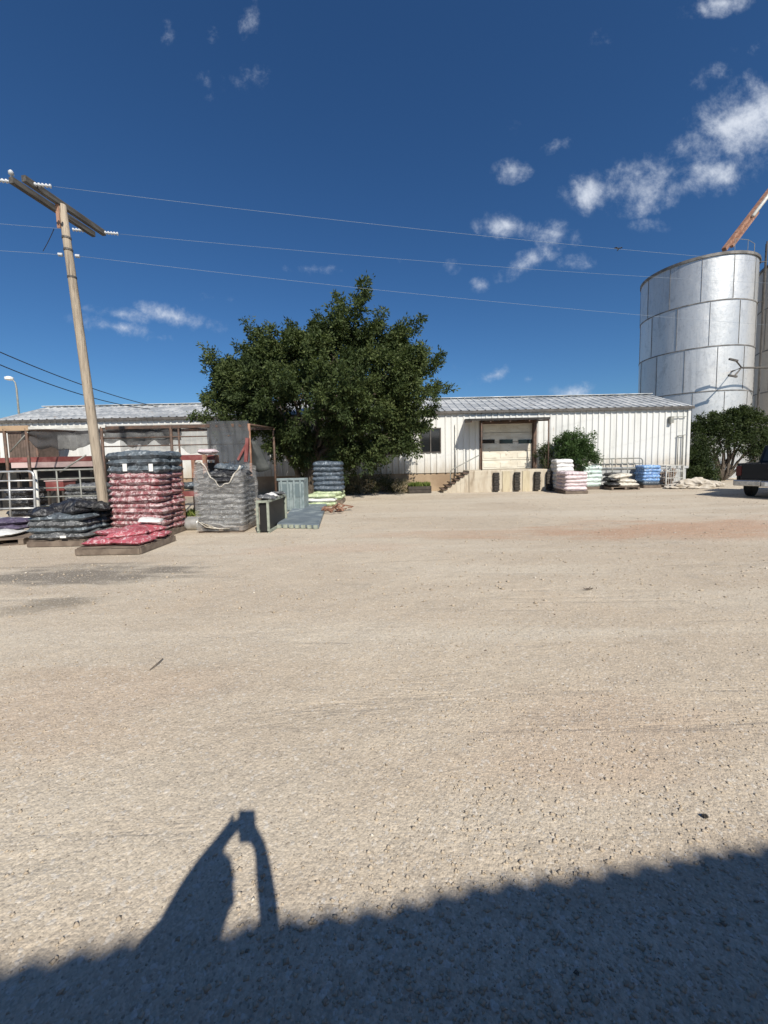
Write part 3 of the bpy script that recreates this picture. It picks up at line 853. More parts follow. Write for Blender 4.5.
# ------------------------------------------------------------------ utility pole and lines
pb = G(107.5, 531); PYD = pb.y
ptop = W(62, 205, PYD - .1)
up_ = thing('utility_pole', 'leaning tan wooden utility pole with double dark crossarm behind bag stacks', 'utility pole', (pb.x, pb.y, 0))
p = MB(); pts = [pb + (ptop - pb) * t for t in np.linspace(-.02, 1, 9)]
p.tube(pts, [.115 - .038 * i / 8 for i in range(9)], 14); p.build('shaft', M['pole_wood'], up_, smooth=True)
zc = ptop.z - .12
aL = W(17, 179, PYD * .905); aR = W(99, 234, PYD * 1.115)
am = (aL + aR) / 2
adir = (aR - aL).normalized(); asd = Vector((adir.y, -adir.x, 0)).normalized()
for sgn in (-1, 1):
    p = MB(); o_ = asd * sgn * .15; p.bar(aL + o_, aR + o_, .10, .13); p.build('crossarm', M['arm_wood'], up_, bevel=.008)
p = MB(); p.bar(ptop + Vector((-.04, -.09, -.55)), ptop + Vector((-.04, -.09, .02)), .07, .025, up=(0, 1, 0)); p.build('pole_plate', M['rust'], up_)
wdir = Vector((17.3, 0, 3.8)); wdir = Vector((.977, .215, 0))
def insul(pos, direc, L=.34):
    q = Vector(pos); d_ = Vector(direc).normalized(); mb = MB()
    prof = []
    ns_ = 5
    pts = []; rs = []
    for i in range(ns_):
        t0 = i / ns_
        for tt, r_ in ((0, .02), (.2, .040), (.5, .040), (.65, .02)):
            pts.append(q + d_ * L * (t0 + tt / ns_)); rs.append(r_)
    mb.tube(pts, rs, 10); return mb.build('insulator', M['porcelain'], up_, smooth=True)
ends = {}
for key, t_ in (('near', .06), ('far', .95)):
    c = aL.lerp(aR, t_)
    for sgn in (-1, 1):
        e0 = c + wdir * sgn * .20; insul(e0, wdir * sgn); ends[key, sgn] = e0 + wdir * sgn * .36
c = pb.lerp(ptop, .855)
for sgn in (-1, 1):
    e0 = c + wdir * sgn * .13; insul(e0, wdir * sgn, .09); ends['neutral', sgn] = e0 + wdir * sgn * .10
c = aL.lerp(aR, .01) - asd * .15; p = MB(); p.lathe(c + Vector((0, 0, .064)), [(.015, 0), (.02, .05), (.05, .055), (.045, .09), (.05, .10), (.02, .14)], 10); p.build('insulator', M['porcelain'], up_, smooth=True)
for t_ in (.79, .87, .905):
    p = MB(); c = pb.lerp(ptop, t_); p.lathe(c, [(.086, -.025), (.094, -.02), (.094, .02), (.086, .025)], 14); p.build('band', M['dark_trim'], up_)
def wire(name, label, cat, a, b, sag, r, m, group=None, seg=40):
    a, b = Vector(a), Vector(b); mb = MB()
    pts = [a.lerp(b, t) - Vector((0, 0, 4 * sag * t * (1 - t))) for t in np.linspace(0, 1, seg + 1)]
    mb.tube(pts, r, 5, caps=True)
    return tag(mb.build(name, m, loc=a, smooth=True), label, cat, group)
GW = 'overhead power lines from the wooden pole'
def tgt(px, py, a, k=1.0):
    """the point where the vertical plane through a along the line direction meets a view ray"""
    dr = ray(px, py); # solve a + s*wdir (xy) = t*dr (xy)
    A = np.array([[wdir.x, -dr.x], [wdir.y, -dr.y]]); s, t = np.linalg.solve(A, np.array([-a.x, -a.y]))
    return Vector((0, 0, CAM_H)) + dr * t, s
for key, pts_px, lab in (('near', (662, 253), 'highest bare overhead wire, from the near end of the crossarm past the tree top'),
                         ('far', (768, 283), 'middle bare overhead wire, from the far end of the crossarm across the shiny silo'),
                         ('neutral', (640, 315), 'lowest bare overhead wire, fixed to the pole shaft below the crossarm')):
    a = ends[key, 1]; q, s = tgt(*pts_px, a)
    Ls = 46.0; sag = .55; tt = s / Ls
    zend = a.z + (q.z + 4 * sag * tt * (1 - tt) - a.z) / tt
    b = Vector((a.x + wdir.x * Ls, a.y + wdir.y * Ls, zend))
    wire('power_line', lab, 'power line', a, b, sag, .003, M['wire_light'], GW)
    a2 = ends[key, -1]; lab2 = {'near': 'short visible stub of wire leaving the near crossarm end leftwards', 'far': 'bare wire running left out of the picture from the far crossarm end',
                                'neutral': 'lowest bare wire running left out of the picture from the pole shaft'}[key]
    b2 = a2 - wdir * 40; b2.z += -.2
    wire('power_line', lab2, 'power line', a2, b2, .12, .003, M['wire_light'], GW)
GS = 'dark service cables to the warehouse roof'
wire('service_cable', 'upper of two dark service cables sagging down to the warehouse roof', 'cable', W(-60, 325, 11), W(158, 407, WY - .2), .25, .017, M['wire_dark'], GS)
wire('service_cable', 'lower of two dark service cables sagging down to the warehouse roof', 'cable', W(-60, 338, 11), W(150, 409, WY - .2), .35, .017, M['wire_dark'], GS)
gw_a = pb.lerp(ptop, .93); 
wire('guy_wire', 'thin dark stay wire hanging slack under the left of the crossarm', 'wire', W(54, 229, PYD + .2), W(43, 251, PYD + .9), .02, .008, M['wire_dark'])

# street light beyond the warehouse
sl0 = W(19.5, 420, 46); lt = W(13, 378, 46)
st_ = thing('street_light', 'slim grey street light with white lamp head far left beyond roof', 'street light', (sl0.x, sl0.y, 0))
p = MB(); p.tube([(sl0.x, sl0.y, 0), (sl0.x, sl0.y, lt.z - 1.2), (sl0.x - .1, sl0.y, lt.z - .5), (sl0.x - .45, sl0.y, lt.z - .1)], [.13, .09, .07, .06], 8); p.build('pole', M['grey_pipe'], st_, smooth=True)
p = MB(); p.lathe((sl0.x - .75, sl0.y, lt.z - .25), [(.2, 0), (.42, .08), (.42, .3), (.2, .45)], 10); p.bar((sl0.x - 1.2, sl0.y, lt.z + .05), (sl0.x - .4, sl0.y, lt.z), .3, .2); p.build('lamp_head', M['plate_white'], st_, bevel=.03)

# ------------------------------------------------------------------ trees
def px_lobe(px, py, rpx, Y, hue, flat=.9):
    c = W(px, py, Y); r = rpx / F_PX * Y; return (tuple(c), (r, r * .95, r * flat), hue)
tb = G(312, 496); tb.y = 17.0; tb.x = (306 - 384) / 385 * 17.0; tb.z = 0
tree = thing('shade_tree', 'large dark green spreading tree in front of the white warehouse', 'tree', tuple(tb))
TY = 16.6
lobes = [px_lobe(*a) for a in (
    (235, 385, 34, 16.4, .4), (252, 362, 24, 16.8, .45), (236, 378, 18, 16.2, .5), (262, 400, 40, 15.6, .4), (278, 352, 28, 16.2, .45), (300, 385, 48, 15.3, .42), (305, 345, 38, 16.4, .45),
    (335, 350, 42, 16.2, .45), (350, 325, 26, 16.8, .5), (345, 395, 52, 15.0, .42), (375, 345, 36, 16.4, .5), (390, 380, 44, 15.8, .48),
    (405, 345, 24, 16.9, .5), (415, 385, 26, 16.6, .5), (420, 365, 20, 16.2, .55), (398, 412, 24, 16.2, .5), (370, 418, 30, 15.6, .5), (320, 430, 34, 15.8, .38),
    (285, 430, 28, 16.0, .38), (250, 415, 24, 16.6, .4), (222, 400, 20, 17.2, .4), (212, 375, 13, 17.0, .45), (300, 450, 18, 16.8, .35), (416, 418, 11, 16.4, .5))]
def plume(base, dr, L, hue, n=15, r0=.32, r1=.07):
    dr = Vector(dr).normalized(); out = []
    for _ in range(n):
        t = random.random() ** .85; q = Vector(base) + dr * L * t + Vector(rng.normal(0, 1, 3)) * (r0 + (r1 - r0) * t) * .6 + Vector((0, 0, -.10 * t * t * L))
        d_ = dr * .8 + Vector(rng.normal(0, .45, 3)) + Vector((0, 0, .05))
        out.append((tuple(q), tuple(d_), random.uniform(.22, .42), min(1, max(0, hue + random.uniform(-.08, .08)))))
    return out
TC = W(314, 400, 16.4)
lobes += [px_lobe(*a) for a in ((330, 385, 34, 17.3, .38), (365, 385, 34, 17.3, .4), (290, 385, 32, 17.2, .38), (345, 420, 30, 17.0, .35), (395, 400, 26, 17.0, .42), (255, 395, 26, 17.0, .4), (412, 446, 17, 16.3, .5), (372, 456, 20, 16.4, .4), (345, 462, 16, 16.6, .38))]
lobes = [(tuple(TC + Vector(((Vector(c_) - TC).x * .77, (Vector(c_) - TC).y * .9, (Vector(c_) - TC).z * (.74 if Vector(c_).z > TC.z else .80)))), tuple(q * .54 for q in r_), h_) for c_, r_, h_ in lobes]
tw = []
for (c_, r_, h_) in lobes:
    k_ = int(13 + 9 * (r_[0] / 1.2) ** 2)
    for _ in range(k_):
        d_ = Vector(rng.normal(0, 1, 3)); d_.normalize()
        b_ = Vector(c_) + Vector((d_.x * r_[0], d_.y * r_[1], d_.z * r_[2])) * random.uniform(.25, .95)
        o_ = (b_ - TC).normalized()
        tw += plume(b_, d_ * .5 + o_ * .75 + Vector((0, 0, .5 + .35 * o_.z)), random.uniform(.65, 1.15), h_ + random.uniform(-.25, .25))
TIPS = ((201, 392), (206, 350), (226, 352), (249, 318), (263, 330), (290, 321), (302, 330), (318, 312), (341, 300), (365, 286), (385, 313), (397, 326), (413, 315), (425, 338), (441, 356), (444, 382), (437, 402), (203, 412), (434, 418))
for (px, py) in TIPS:                                    # upswept branch ends that stand out of the crown
    c = W(px, py, random.uniform(15.9, 17.1)); out = (c - W(316, 430, 16.4)).normalized()
    for k_ in range(5):
        dr = (out + Vector((0, 0, .30)) + Vector(rng.normal(0, .13, 3))).normalized(); L_ = random.uniform(1.3, 2.3)
        tw += plume(c - dr * L_ * random.uniform(1.0, 1.25) + Vector((rng.normal(0, .14), rng.normal(0, .35), rng.normal(0, .08))), dr, L_, .5 + random.uniform(-.25, .25), 16, .27, .03)
crown('crown', tw, M['leaf'], tree, per=22, leaf=(.09, .17), wid=.42, spread=.5)
tk = MB()
fork = Vector((tb.x + .25, tb.y - .1, 1.5))
limb(tk, tb + Vector((0, 0, -.1)), fork, .30, .24, wob=.05, n=12)
for (c, r, h) in lobes:
    c = Vector(c); mid_ = fork.lerp(c, .5) + Vector((0, 0, -.15))
    limb(tk, fork, mid_, .13, .075, .04); limb(tk, mid_, c, .075, .03, .03)
    for _ in range(4):
        q = c + Vector(rng.normal(0, .5, 3)) * r[0]; limb(tk, mid_.lerp(c, .6), q, .03, .01, 0, n=5)
for dx_ in (-1.15, -.55): limb(tk, tb + Vector((.1, 0, .4)), tb + Vector((dx_, .3, 2.4)), .15, .09, n=9)
tk.build('trunk', M['bark'], tree, smooth=True)

def bush(name, label, cat, base, lobes_, m, dens=120, per=20, leaf=(.06, .12), length=(.2, .45), trunk_r=.05, wid=.45):
    b_ = thing(name, label, cat, tuple(base))
    ctr = sum((Vector(l[0]) for l in lobes_), Vector()) / len(lobes_)
    tws = lobe_twigs(lobes_, dens, ctr, length)
    for (c_, r_, h_) in lobes_:
        for _ in range(5):
            d_ = Vector(rng.normal(0, 1, 3)); d_.z = abs(d_.z) * .9 + .3; d_.normalize()
            tws += plume(Vector(c_) + d_ * r_[0] * .75, d_, r_[0] * random.uniform(.45, 1.0), h_ + .1, 7, r_[0] * .22, .03)
    crown('foliage', tws, m, b_, per, leaf, wid)
    t_ = MB()
    for l in lobes_: limb(t_, base, l[0], trunk_r, .015, .03, seg=5, n=6)
    t_.build('stems', M['bark'], b_, smooth=True)
    return b_
BYY = 18.55
bush('bush', 'rounded green bush growing against warehouse wall behind the white stack', 'bush', Vector((W(575, 470, BYY).x, BYY, 0)),
     [px_lobe(*a) for a in ((575, 450, 12, BYY, .5), (568, 453, 9, BYY - .1, .5), (583, 456, 7, BYY - .1, .5), (575, 442, 6, BYY, .55), (566, 444, 5, BYY, .5), (585, 447, 4, BYY, .5), (588, 461, 4, BYY - .1, .5), (564, 462, 5, BYY, .4), (575, 464, 9, BYY - .1, .35))], M['leaf_bush'], 320)
bush('small_shrub', 'spindly shrub growing at the right end of the loading dock', 'shrub', Vector((W(545, 470, 18.9).x, 18.9, ZF)),
     [px_lobe(*a) for a in ((544, 458, 4, 18.9, .4), (546, 452, 3, 18.9, .4), (542, 466, 3, 18.9, .35))], M['leaf_olive'], 120, 14)
RT = 22.0
bush('bushy_tree', 'dark bushy tree with hanging crown behind the black pickup truck', 'tree', Vector((W(722, 480, RT + .3).x, RT + .3, 0)),
     [px_lobe(*a) for a in ((728, 431, 15, RT, .45), (711, 432, 11, RT - .1, .45), (745, 430, 14, RT, .5), (702, 436, 8, RT - .2, .4), (720, 441, 11, RT - .4, .4), (753, 442, 13, RT - .2, .55), (738, 443, 10, RT - .3, .4),
                            (738, 421, 7, RT, .5), (718, 425, 6, RT, .5), (752, 424, 7, RT + .2, .55), (704, 430, 5, RT, .45), (764, 440, 9, RT, .55), (760, 455, 7, RT - .2, .5), (735, 415, 3, RT, .5), (743, 415, 3, RT, .5))], M['leaf_olive'], 130, 24, (.09, .16), (.3, .6), .08)
bush('low_bush', 'low dark bush beside the right corner of the warehouse', 'bush', Vector((W(697, 481, 20.9).x, 20.9, 0)),
     [px_lobe(*a) for a in ((697, 461, 11, 20.9, .4), (688, 478, 6, 20.5, .35), (700, 478, 7, 20.5, .35), (692, 458, 7, 20.9, .4), (691, 470, 6, 20.8, .4), (703, 467, 7, 20.8, .4), (699, 450, 7, 21, .45), (695, 476, 6, 20.7, .35), (705, 476, 5, 20.7, .35))], M['leaf_olive'], 260, 22, (.08, .14), (.25, .45))
bush('far_tree', 'dark tree glimpsed at the far left edge beyond the shade frame', 'tree', Vector((W(-8, 470, 27).x, 27, 0)),
     [px_lobe(*a) for a in ((-10, 452, 16, 27, .35), (0, 458, 10, 27, .35), (-25, 448, 18, 27, .35))], M['leaf_olive'], 70, 24, (.1, .18), (.3, .6))
# weeds along the foundation under the tree, planter, grass tuft
wx0, wx1 = W(345, 480, 18.3).x, W(407, 480, 18.3).x
lw = []
for i in range(30):
    xx = wx0 + (wx1 - wx0) * random.random(); yy_ = 17.9 + random.random() * 1.1
    lw.append(((xx, yy_, .18 + .5 * random.random() ** 2), (.24, .24, .28), random.choice((.1, .2, .45, .8))))
wd = crown('weeds', lobe_twigs(lw, 260, (0, 19, -1), (.15, .4)), M['weed'], None, 18, (.05, .10), .4)
tag(wd, 'dry brown and green weeds growing along the foundation under the tree', 'weeds', kind='stuff')
pl_ = thing('planter_box', 'dark wooden planter box of pale green grass left of dock steps', 'planter', tuple(G(420, 494)))
pa, pbx = W(408.5, 490, 18.0), W(431.5, 490, 18.0)
p = MB(); 
for z0, z1 in ((.02, .17), (.185, .33)):
    p.box(pa.x, pbx.x, 18.0, 18.05, z0, z1); p.box(pa.x, pbx.x, 18.75, 18.8, z0, z1)
    p.box(pa.x, pa.x + .05, 18.052, 18.748, z0, z1); p.box(pbx.x - .05, pbx.x, 18.052, 18.748, z0, z1)
p.build('box', M['black_inside'], pl_)
p = MB(); p.box(pa.x + .052, pbx.x - .052, 18.053, 18.747, .02, .27); p.build('soil', M['tan_block'], pl_)
def tuft(n, x0, x1, y0, y1, z, hmin, hmax, m, parent, w=.012):
    p_ = np.stack([x0 + (x1 - x0) * rng.random(n), y0 + (y1 - y0) * rng.random(n), np.full(n, z)], -1)
    dd = rng.normal(0, .3, (n, 3)); dd[:, 2] = 1; dd /= np.linalg.norm(dd, axis=1)[:, None]
    L = hmin + (hmax - hmin) * rng.random(n)
    v, f, ti = leaf_quads(p_, dd, L, np.full(n, w), np.clip(rng.normal(.55, .25, n), 0, 1))
    return fast_mesh('grass', v, f, 4, m, parent, ti)
tuft(900, pa.x + .06, pbx.x - .06, 18.06, 18.74, .27, .12, .30, M['grass'], pl_, .02)
ga, gb_ = G(185, 517), G(203, 517)
tag(tuft(1500, ga.x - .1, gb_.x + .1, ga.y, ga.y + 1.6, 0, .08, .28, M['grass'], None), 'patch of bright grass between the red stack and the wrapped pallet', 'grass', kind='stuff')

# ------------------------------------------------------------------ bags and pallets
def bag_mesh(name, L, Wd, H, m, seed, flat=5.0, crump=.02, nu=21, nv=13):
    """a filled plastic bag lying flat: rounded sides, creased faces, pinched end seams. Base at z=0, centred."""
    vs, fs = [], []
    off = Vector((seed * 7.3, seed * 3.1, seed * 1.7))
    for s in (1, -1):
        for j in range(nv):
            for i in range(nu):
                u = -1 + 2 * i / (nu - 1); v = -1 + 2 * j / (nv - 1)
                u_ = math.copysign(abs(u) ** .75, u); v_ = math.copysign(abs(v) ** .75, v)
                th = max(0, 1 - abs(u_) ** flat) ** .5 * max(0, 1 - abs(v_) ** flat) ** .5
                x = L / 2 * u_ * (1 - .05 * abs(v_) ** 4); y = Wd / 2 * v_ * (1 - .06 * abs(u_) ** 4)
                q = Vector((x * 5, y * 5, s * 2.0)) + off
                nz = mnoise.noise(q) + .6 * mnoise.noise(q * 2.3) + .4 * abs(mnoise.noise(q * 4.7))
                z = H / 2 + s * H / 2 * th + crump * nz * (th > .05) * (1 if s > 0 else .4)
                x += crump * .8 * mnoise.noise(q * 1.3 + Vector((9, 0, 0))); y += crump * .8 * mnoise.noise(q * 1.3 + Vector((0, 9, 0)))
                vs.append((x, y, z))
    def idx(s, i, j): return s * nu * nv + j * nu + i
    for s in (0, 1):
        for j in range(nv - 1):
            for i in range(nu - 1):
                q = (idx(s, i, j), idx(s, i + 1, j), idx(s, i + 1, j + 1), idx(s, i, j + 1))
                fs.append(q if s == 0 else q[::-1])
    b_ = MB(); b_.add(vs, fs)
    me = bpy.data.meshes.new(name); me.from_pydata(vs, [], fs)
    bm = bmesh.new(); bm.from_mesh(me); bmesh.ops.remove_doubles(bm, verts=bm.verts, dist=.004)
    bmesh.ops.recalc_face_normals(bm, faces=bm.faces)
    for f in bm.faces: f.smooth = True
    bm.to_mesh(me); bm.free(); me.materials.append(m)
    return me
BAGS = {}
def bag(name, L, Wd, H, mk, x, y, z, rz=0, tilt=(0, 0), flat=5.0, crump=.02, parent=None, label=None, group=None, var=4):
    key = (name, round(L, 2), round(Wd, 2), round(H, 3), mk, random.randrange(var), flat, crump)
    if key not in BAGS: BAGS[key] = bag_mesh(name, L, Wd, H, M[mk], len(BAGS) + 1, flat, crump)
    o = bpy.data.objects.new(name, BAGS[key]); COL.objects.link(o)
    base = world_loc(parent) if parent is not None else Vector()
    o.parent = parent; o.location = Vector((x, y, z)) - base; o.rotation_euler = (tilt[0], tilt[1], rz)
    if label: tag(o, label, 'bag', group)
    return o
def pallet(x, y, w, d, label, rz=0, z=0, parent=None, solid=False):
    """wooden pallet: top boards, bottom boards, blocks"""
    mb = MB(); h = .14
    for k in range(7):
        yy_ = -d / 2 + d * (k + .5) / 7; mb.box(-w / 2, w / 2, yy_ - d / 19, yy_ + d / 19, h - .022, h)
    for xx in (-w / 2 + .05, 0, w / 2 - .05): mb.box(xx - .045, xx + .045, -d / 2, d / 2, .022, h - .023)
    for k in (0, 1, 2):
        yy_ = (-d / 2 + .06, 0, d / 2 - .06)[k]; mb.box(-w / 2, w / 2, yy_ - .05, yy_ + .05, 0, .021)
    if solid:
        mb.box(-w / 2, w / 2, -d / 2 - .022, -d / 2 - .002, .012, h - .024); mb.box(w / 2 + .002, w / 2 + .022, -d / 2, d / 2, .012, h - .024); mb.box(-w / 2 - .022, -w / 2 - .002, -d / 2, d / 2, .012, h - .024)
    o = mb.build('pallet', M['pallet_wood'])
    base = world_loc(parent) if parent is not None else Vector()
    o.parent = parent; o.location = Vector((x, y, z)) - base; o.rotation_euler = (0, 0, rz)
    if label: tag(o, label, 'pallet')
    return o
def stack(x0, x1, y0, d, layers, desc, group, gap=0, pal=None, flat=8.0, crump=.03, name='bag', z0=None, face='front', jit=.03, solid=True):
    """layers: list of (material key, height, adjective). Two bags a layer: one at the front, one behind it."""
    w = x1 - x0; cx = (x0 + x1) / 2; cy = y0 + d / 2
    z = .14 if z0 is None else z0
    if pal: pallet(cx, cy, w, d, pal, solid=solid)
    n = len(layers)
    for i, (mk, h, adj) in enumerate(layers):
        lev = 'top' if i == n - 1 else ORD[i]
        for k, nm in ((0, 'nearer'), (1, 'rear')):
            bag(name, w * random.uniform(1.0, 1.05), d / 2 * 1.06, h * 1.30, mk, cx + random.uniform(-jit, jit), cy + (k - .5) * d / 2 + random.uniform(-jit, jit) * .6,
                z - h * .13, random.uniform(-.02, .02), (random.uniform(-.03, .03), random.uniform(-.022, .022)), flat, crump,
                label=f'{adj}, {nm} one in the {lev} layer of {desc}', group=group)
        z += h
    return z

# tall red stack with slate bags on top
A = G(109, 541); rx0, rx1, ry = W(108, 500, 8.25).x, W(160, 500, 8.25).x, 8.25
stack(rx0, rx1, ry, 1.05, [('bag_red', .128, 'plump red mulch bag')] * 10 + [('bag_slate', .15, 'slate grey bag')] * 3, 'the tall red stack',
      'bags of the tall red and slate stack', pal='wooden pallet under the tall red and slate bag stack')
for q, lab in ((125, 'left'), (151, 'right')):
    c = W(q, 468, ry - .04); p = MB(); p.box(c.x - .045, c.x + .045, ry - .05, ry - .042, c.z - .07, c.z + .09)
    tag(p.build('paper_tag', M['plate_white'], loc=c, bevel=.002), f'white paper tag on the {lab} of the slate bags above the red ones', 'tag')
# flat bright red pile in front
fx0, fx1, fy = G(79, 555).x, G(139, 555).x, G(100, 555).y
pallet((fx0 + fx1) / 2, fy + .55, fx1 - fx0, 1.15, 'grey wooden pallet under the low pile of bright red bags', solid=True)
i = 0
for (dx_, dy_, z, rz, L, tl) in ((-.26, .3, .14, .1, .62, (.02, 0)), (.28, .28, .14, -.15, .6, (0, .03)), (-.24, .82, .14, .05, .62, (0, 0)), (.28, .82, .14, .2, .62, (0, 0)),
                                 (.05, .50, .25, .4, .68, (.08, -.05)), (.12, .86, .27, -.3, .66, (.05, .1)), (-.30, .62, .24, 1.2, .55, (0, .12))):
    lab = ['front left bag', 'front right bag', 'rear left bag', 'rear right bag', 'bag sprawled across the middle', 'highest bag at the back', 'bag slumped on the left'][i]; i += 1
    bag('bag', L, .52, .13, 'bag_scarlet', (fx0 + fx1) / 2 + dx_, fy + dy_, z, rz, tl, 3.0, .035, label=f'bright red bag, {lab} of the low pile on the grey pallet', group='bright red bags of the low pile')
p = bag('bag', .4, .3, .09, 'bag_white', W(151, 522, fy + .95).x, fy + .95, .43, .3, (.1, .1), 3, .03, label='small crumpled pale bag on the back of the low red pile', group=None)
# dark bags at the left
bx0, bx1, by = G(30, 547).x, G(82, 547).x, G(50, 547).y
stack(bx0, bx1, by, 1.15, [('bag_grey', .12, 'silver grey soil bag'), ('bag_slate', .12, 'dark slate soil bag'), ('bag_grey', .12, 'silver grey soil bag'), ('bag_slate', .12, 'dark slate soil bag')],
      'the low dark stack', 'bags of the low dark stack', pal='wooden pallet under the low stack of dark bags', crump=.045, flat=6)
i = 0
for (dx_, dy_, z, rz, tl, mk) in ((-.3, .25, .58, .4, (.1, .1), 'bag_black'), (.2, .3, .6, -.2, (0, -.1), 'bag_black'), (-.25, .75, .62, .9, (.15, 0), 'bag_black'), (.25, .8, .62, .1, (-.1, .1), 'bag_black'), (.42, .45, .69, .6, (.1, .2), 'bag_black'), (-.05, .55, .70, 1.3, (.1, -.15), 'bag_black')):
    lab = ['front left', 'front middle', 'back left', 'back right', 'raised right-hand', 'uppermost middle'][i]; i += 1
    bag('bag', .66, .48, .16, mk, (bx0 + bx1) / 2 + dx_, by + dy_, z, rz, tl, 2.6, .075, label=f'crumpled black bag, {lab} one heaped on the low dark stack', group='black bags heaped on the low dark stack')
c = W(63, 537, by - .05); p = MB(); p.box(c.x - .06, c.x + .06, by - .055, by - .045, c.z - .02, c.z + .025); tag(p.build('paper_tag', M['plate_white'], loc=c), 'small white label on the front of the low dark stack', 'tag')
# pale timber pallet with purple and white bags at the left edge
q = G(0, 552); lx, ly = W(-2, 545, 7.7).x, 7.75
pallet(lx - .35, ly + .55, 1.15, 1.15, 'weathered tan pallet at the left edge of the picture', .25)
c = Vector((lx - .42, ly + .55, 0))
bag('bag', .8, .5, .13, 'bag_white', c.x, c.y - .15, .14, .2, (0, 0), 3, .03, label='white bag lying on the tan pallet at the left edge')
bag('bag', .8, .5, .13, 'bag_purple', c.x - .05, c.y + .25, .22, -.1, (0, 0), 3, .03, label='lower dark purple bag on the pallet at the left edge')
bag('bag', .75, .5, .13, 'bag_purple', c.x - .08, c.y + .28, .34, .15, (0, 0), 3, .03, label='upper dark purple bag on the pallet at the left edge')

# stretch-wrapped pallet
wx0, wx1, wy = G(201, 532).x, G(245, 532).x, G(220, 533).y
wd_ = 1.05; wt_ = 1.62
wp = thing('wrapped_pallet', 'pallet of grey bags under torn clear stretch wrap, open black at top', 'wrapped pallet', ((wx0 + wx1) / 2, wy + wd_ / 2, 0))
pallet((wx0 + wx1) / 2, wy + wd_ / 2, wx1 - wx0 - .04, wd_ - .04, None, parent=wp)
z = .14
for i in range(9):
    for k in (0, 1):
        bag('bag', (wx1 - wx0) * .98, wd_ / 2, .165, 'bag_black' if i > 5 else 'bag_grey', (wx0 + wx1) / 2, wy + wd_ / 2 + (k - .5) * wd_ / 2, z, random.uniform(-.02, .02), (0, 0), 6, .025, parent=wp)  # black film on the upper layers paints in the dark hollow
    z += .122
for (dx_, dy_, dz, rz, mk) in ((-.1, .35, .0, .2, 'bag_black'), (.25, .4, .04, -.3, 'bag_black'), (0, .7, .1, .5, 'bag_grey'), (.1, .55, .17, -.2, 'bag_slate')):
    bag('bag', .7, .45, .17, mk, (wx0 + wx1) / 2 + dx_, wy + dy_, z + dz, rz, (.1, .1), 3, .05, parent=wp)
fm = MB(); nu_, nv_ = 96, 34
per = 2 * ((wx1 - wx0) + wd_)
def wrap_pt(s, t):
    w_ = wx1 - wx0; q = s * per
    if q < w_: x, y, nx, ny = wx0 + q, wy, 0, -1
    elif q < w_ + wd_: x, y, nx, ny = wx1, wy + q - w_, 1, 0
    elif q < 2 * w_ + wd_: x, y, nx, ny = wx1 - (q - w_ - wd_), wy + wd_, 0, 1
    else: x, y, nx, ny = wx0, wy + wd_ - (q - 2 * w_ - wd_), -1, 0
    top = wt_ + .06 * math.sin(s * 23)
    zz = .06 + (top - .06) * t
    nn = mnoise.noise(Vector((x * 4, y * 4, zz * 5))) * .03 + .035
    if t > .75: nn -= (t - .75) * .25
    return (x + nx * nn, y + ny * nn, zz)
pts = [wrap_pt(i / nu_, j / nv_) for j in range(nv_ + 1) for i in range(nu_)]
fs = []
w_ = wx1 - wx0
for j in range(nv_):
    for i in range(nu_):
        s = (i + .5) / nu_ * per; t = (j + .5) / nv_
        if s < w_:
            xx = s / w_; lim = .67 + 1.35 * abs(xx - .58) ** 1.6 + .02 * math.sin(xx * 31)
            if t > lim and .10 < xx < .97: continue
        elif t > .93 + .06 * math.sin(s * 9): continue
        i2 = (i + 1) % nu_
        fs.append((j * nu_ + i, j * nu_ + i2, (j + 1) * nu_ + i2, (j + 1) * nu_ + i))
fm.add(pts, fs); fm.build('stretch_wrap', M['film'], wp, smooth=True)
pts = []; rs = []
for q in np.linspace(.04, .985, 30):
    lim = min(1.0, .665 + 1.35 * abs(q - .58) ** 1.6 + .02 * math.sin(q * 31)); v_ = Vector(wrap_pt(q * w_ / per, lim)); v_.y -= .012; pts.append(v_)
    rs.append(.007 + .018 * abs(q - .5) * 2 * (.6 + .4 * math.sin(q * 40)))
mb = MB(); mb.tube(pts, rs, 8); mb.build('rolled_film_edge', M['bag_cream'], wp, smooth=True)
mb = MB(); c0 = Vector(wrap_pt(.02, .04))
for k_ in range(3):
    q0, q1 = wrap_pt((.02 + .1 * k_) * w_ / per, .16 - .03 * k_), wrap_pt((.42 + .15 * k_) * w_ / per, .03)
    mb.tube([Vector(q0) + Vector((0, -.015, 0)), Vector(q0).lerp(Vector(q1), .5) + Vector((0, -.03, -.05)), Vector(q1) + Vector((0, -.02, 0))], [.008, .012, .007], 6)
mb.build('film_folds', M['bag_cream'], wp, smooth=True)
# grey metal roll beside it
c = G(191, 531); p = MB()
rl = thing('metal_roll', 'short grey metal roll lying beside the wrapped pallet', 'roll', (c.x, c.y + .15, 0))
p = MB(); p.tube([(c.x - .16, c.y + .15, .16), (c.x - .12, c.y + .15, .16), (c.x + .14, c.y + .15, .16), (c.x + .17, c.y + .15, .16)], [.145, .16, .16, .145], 20); p.build('coil', M['galv_pipe'], rl, smooth=False)
p = MB(); p.tube([(c.x + .165, c.y + .15, .16), (c.x + .178, c.y + .15, .16)], .115, 18); p.build('coil_core', M['black_panel'], rl)

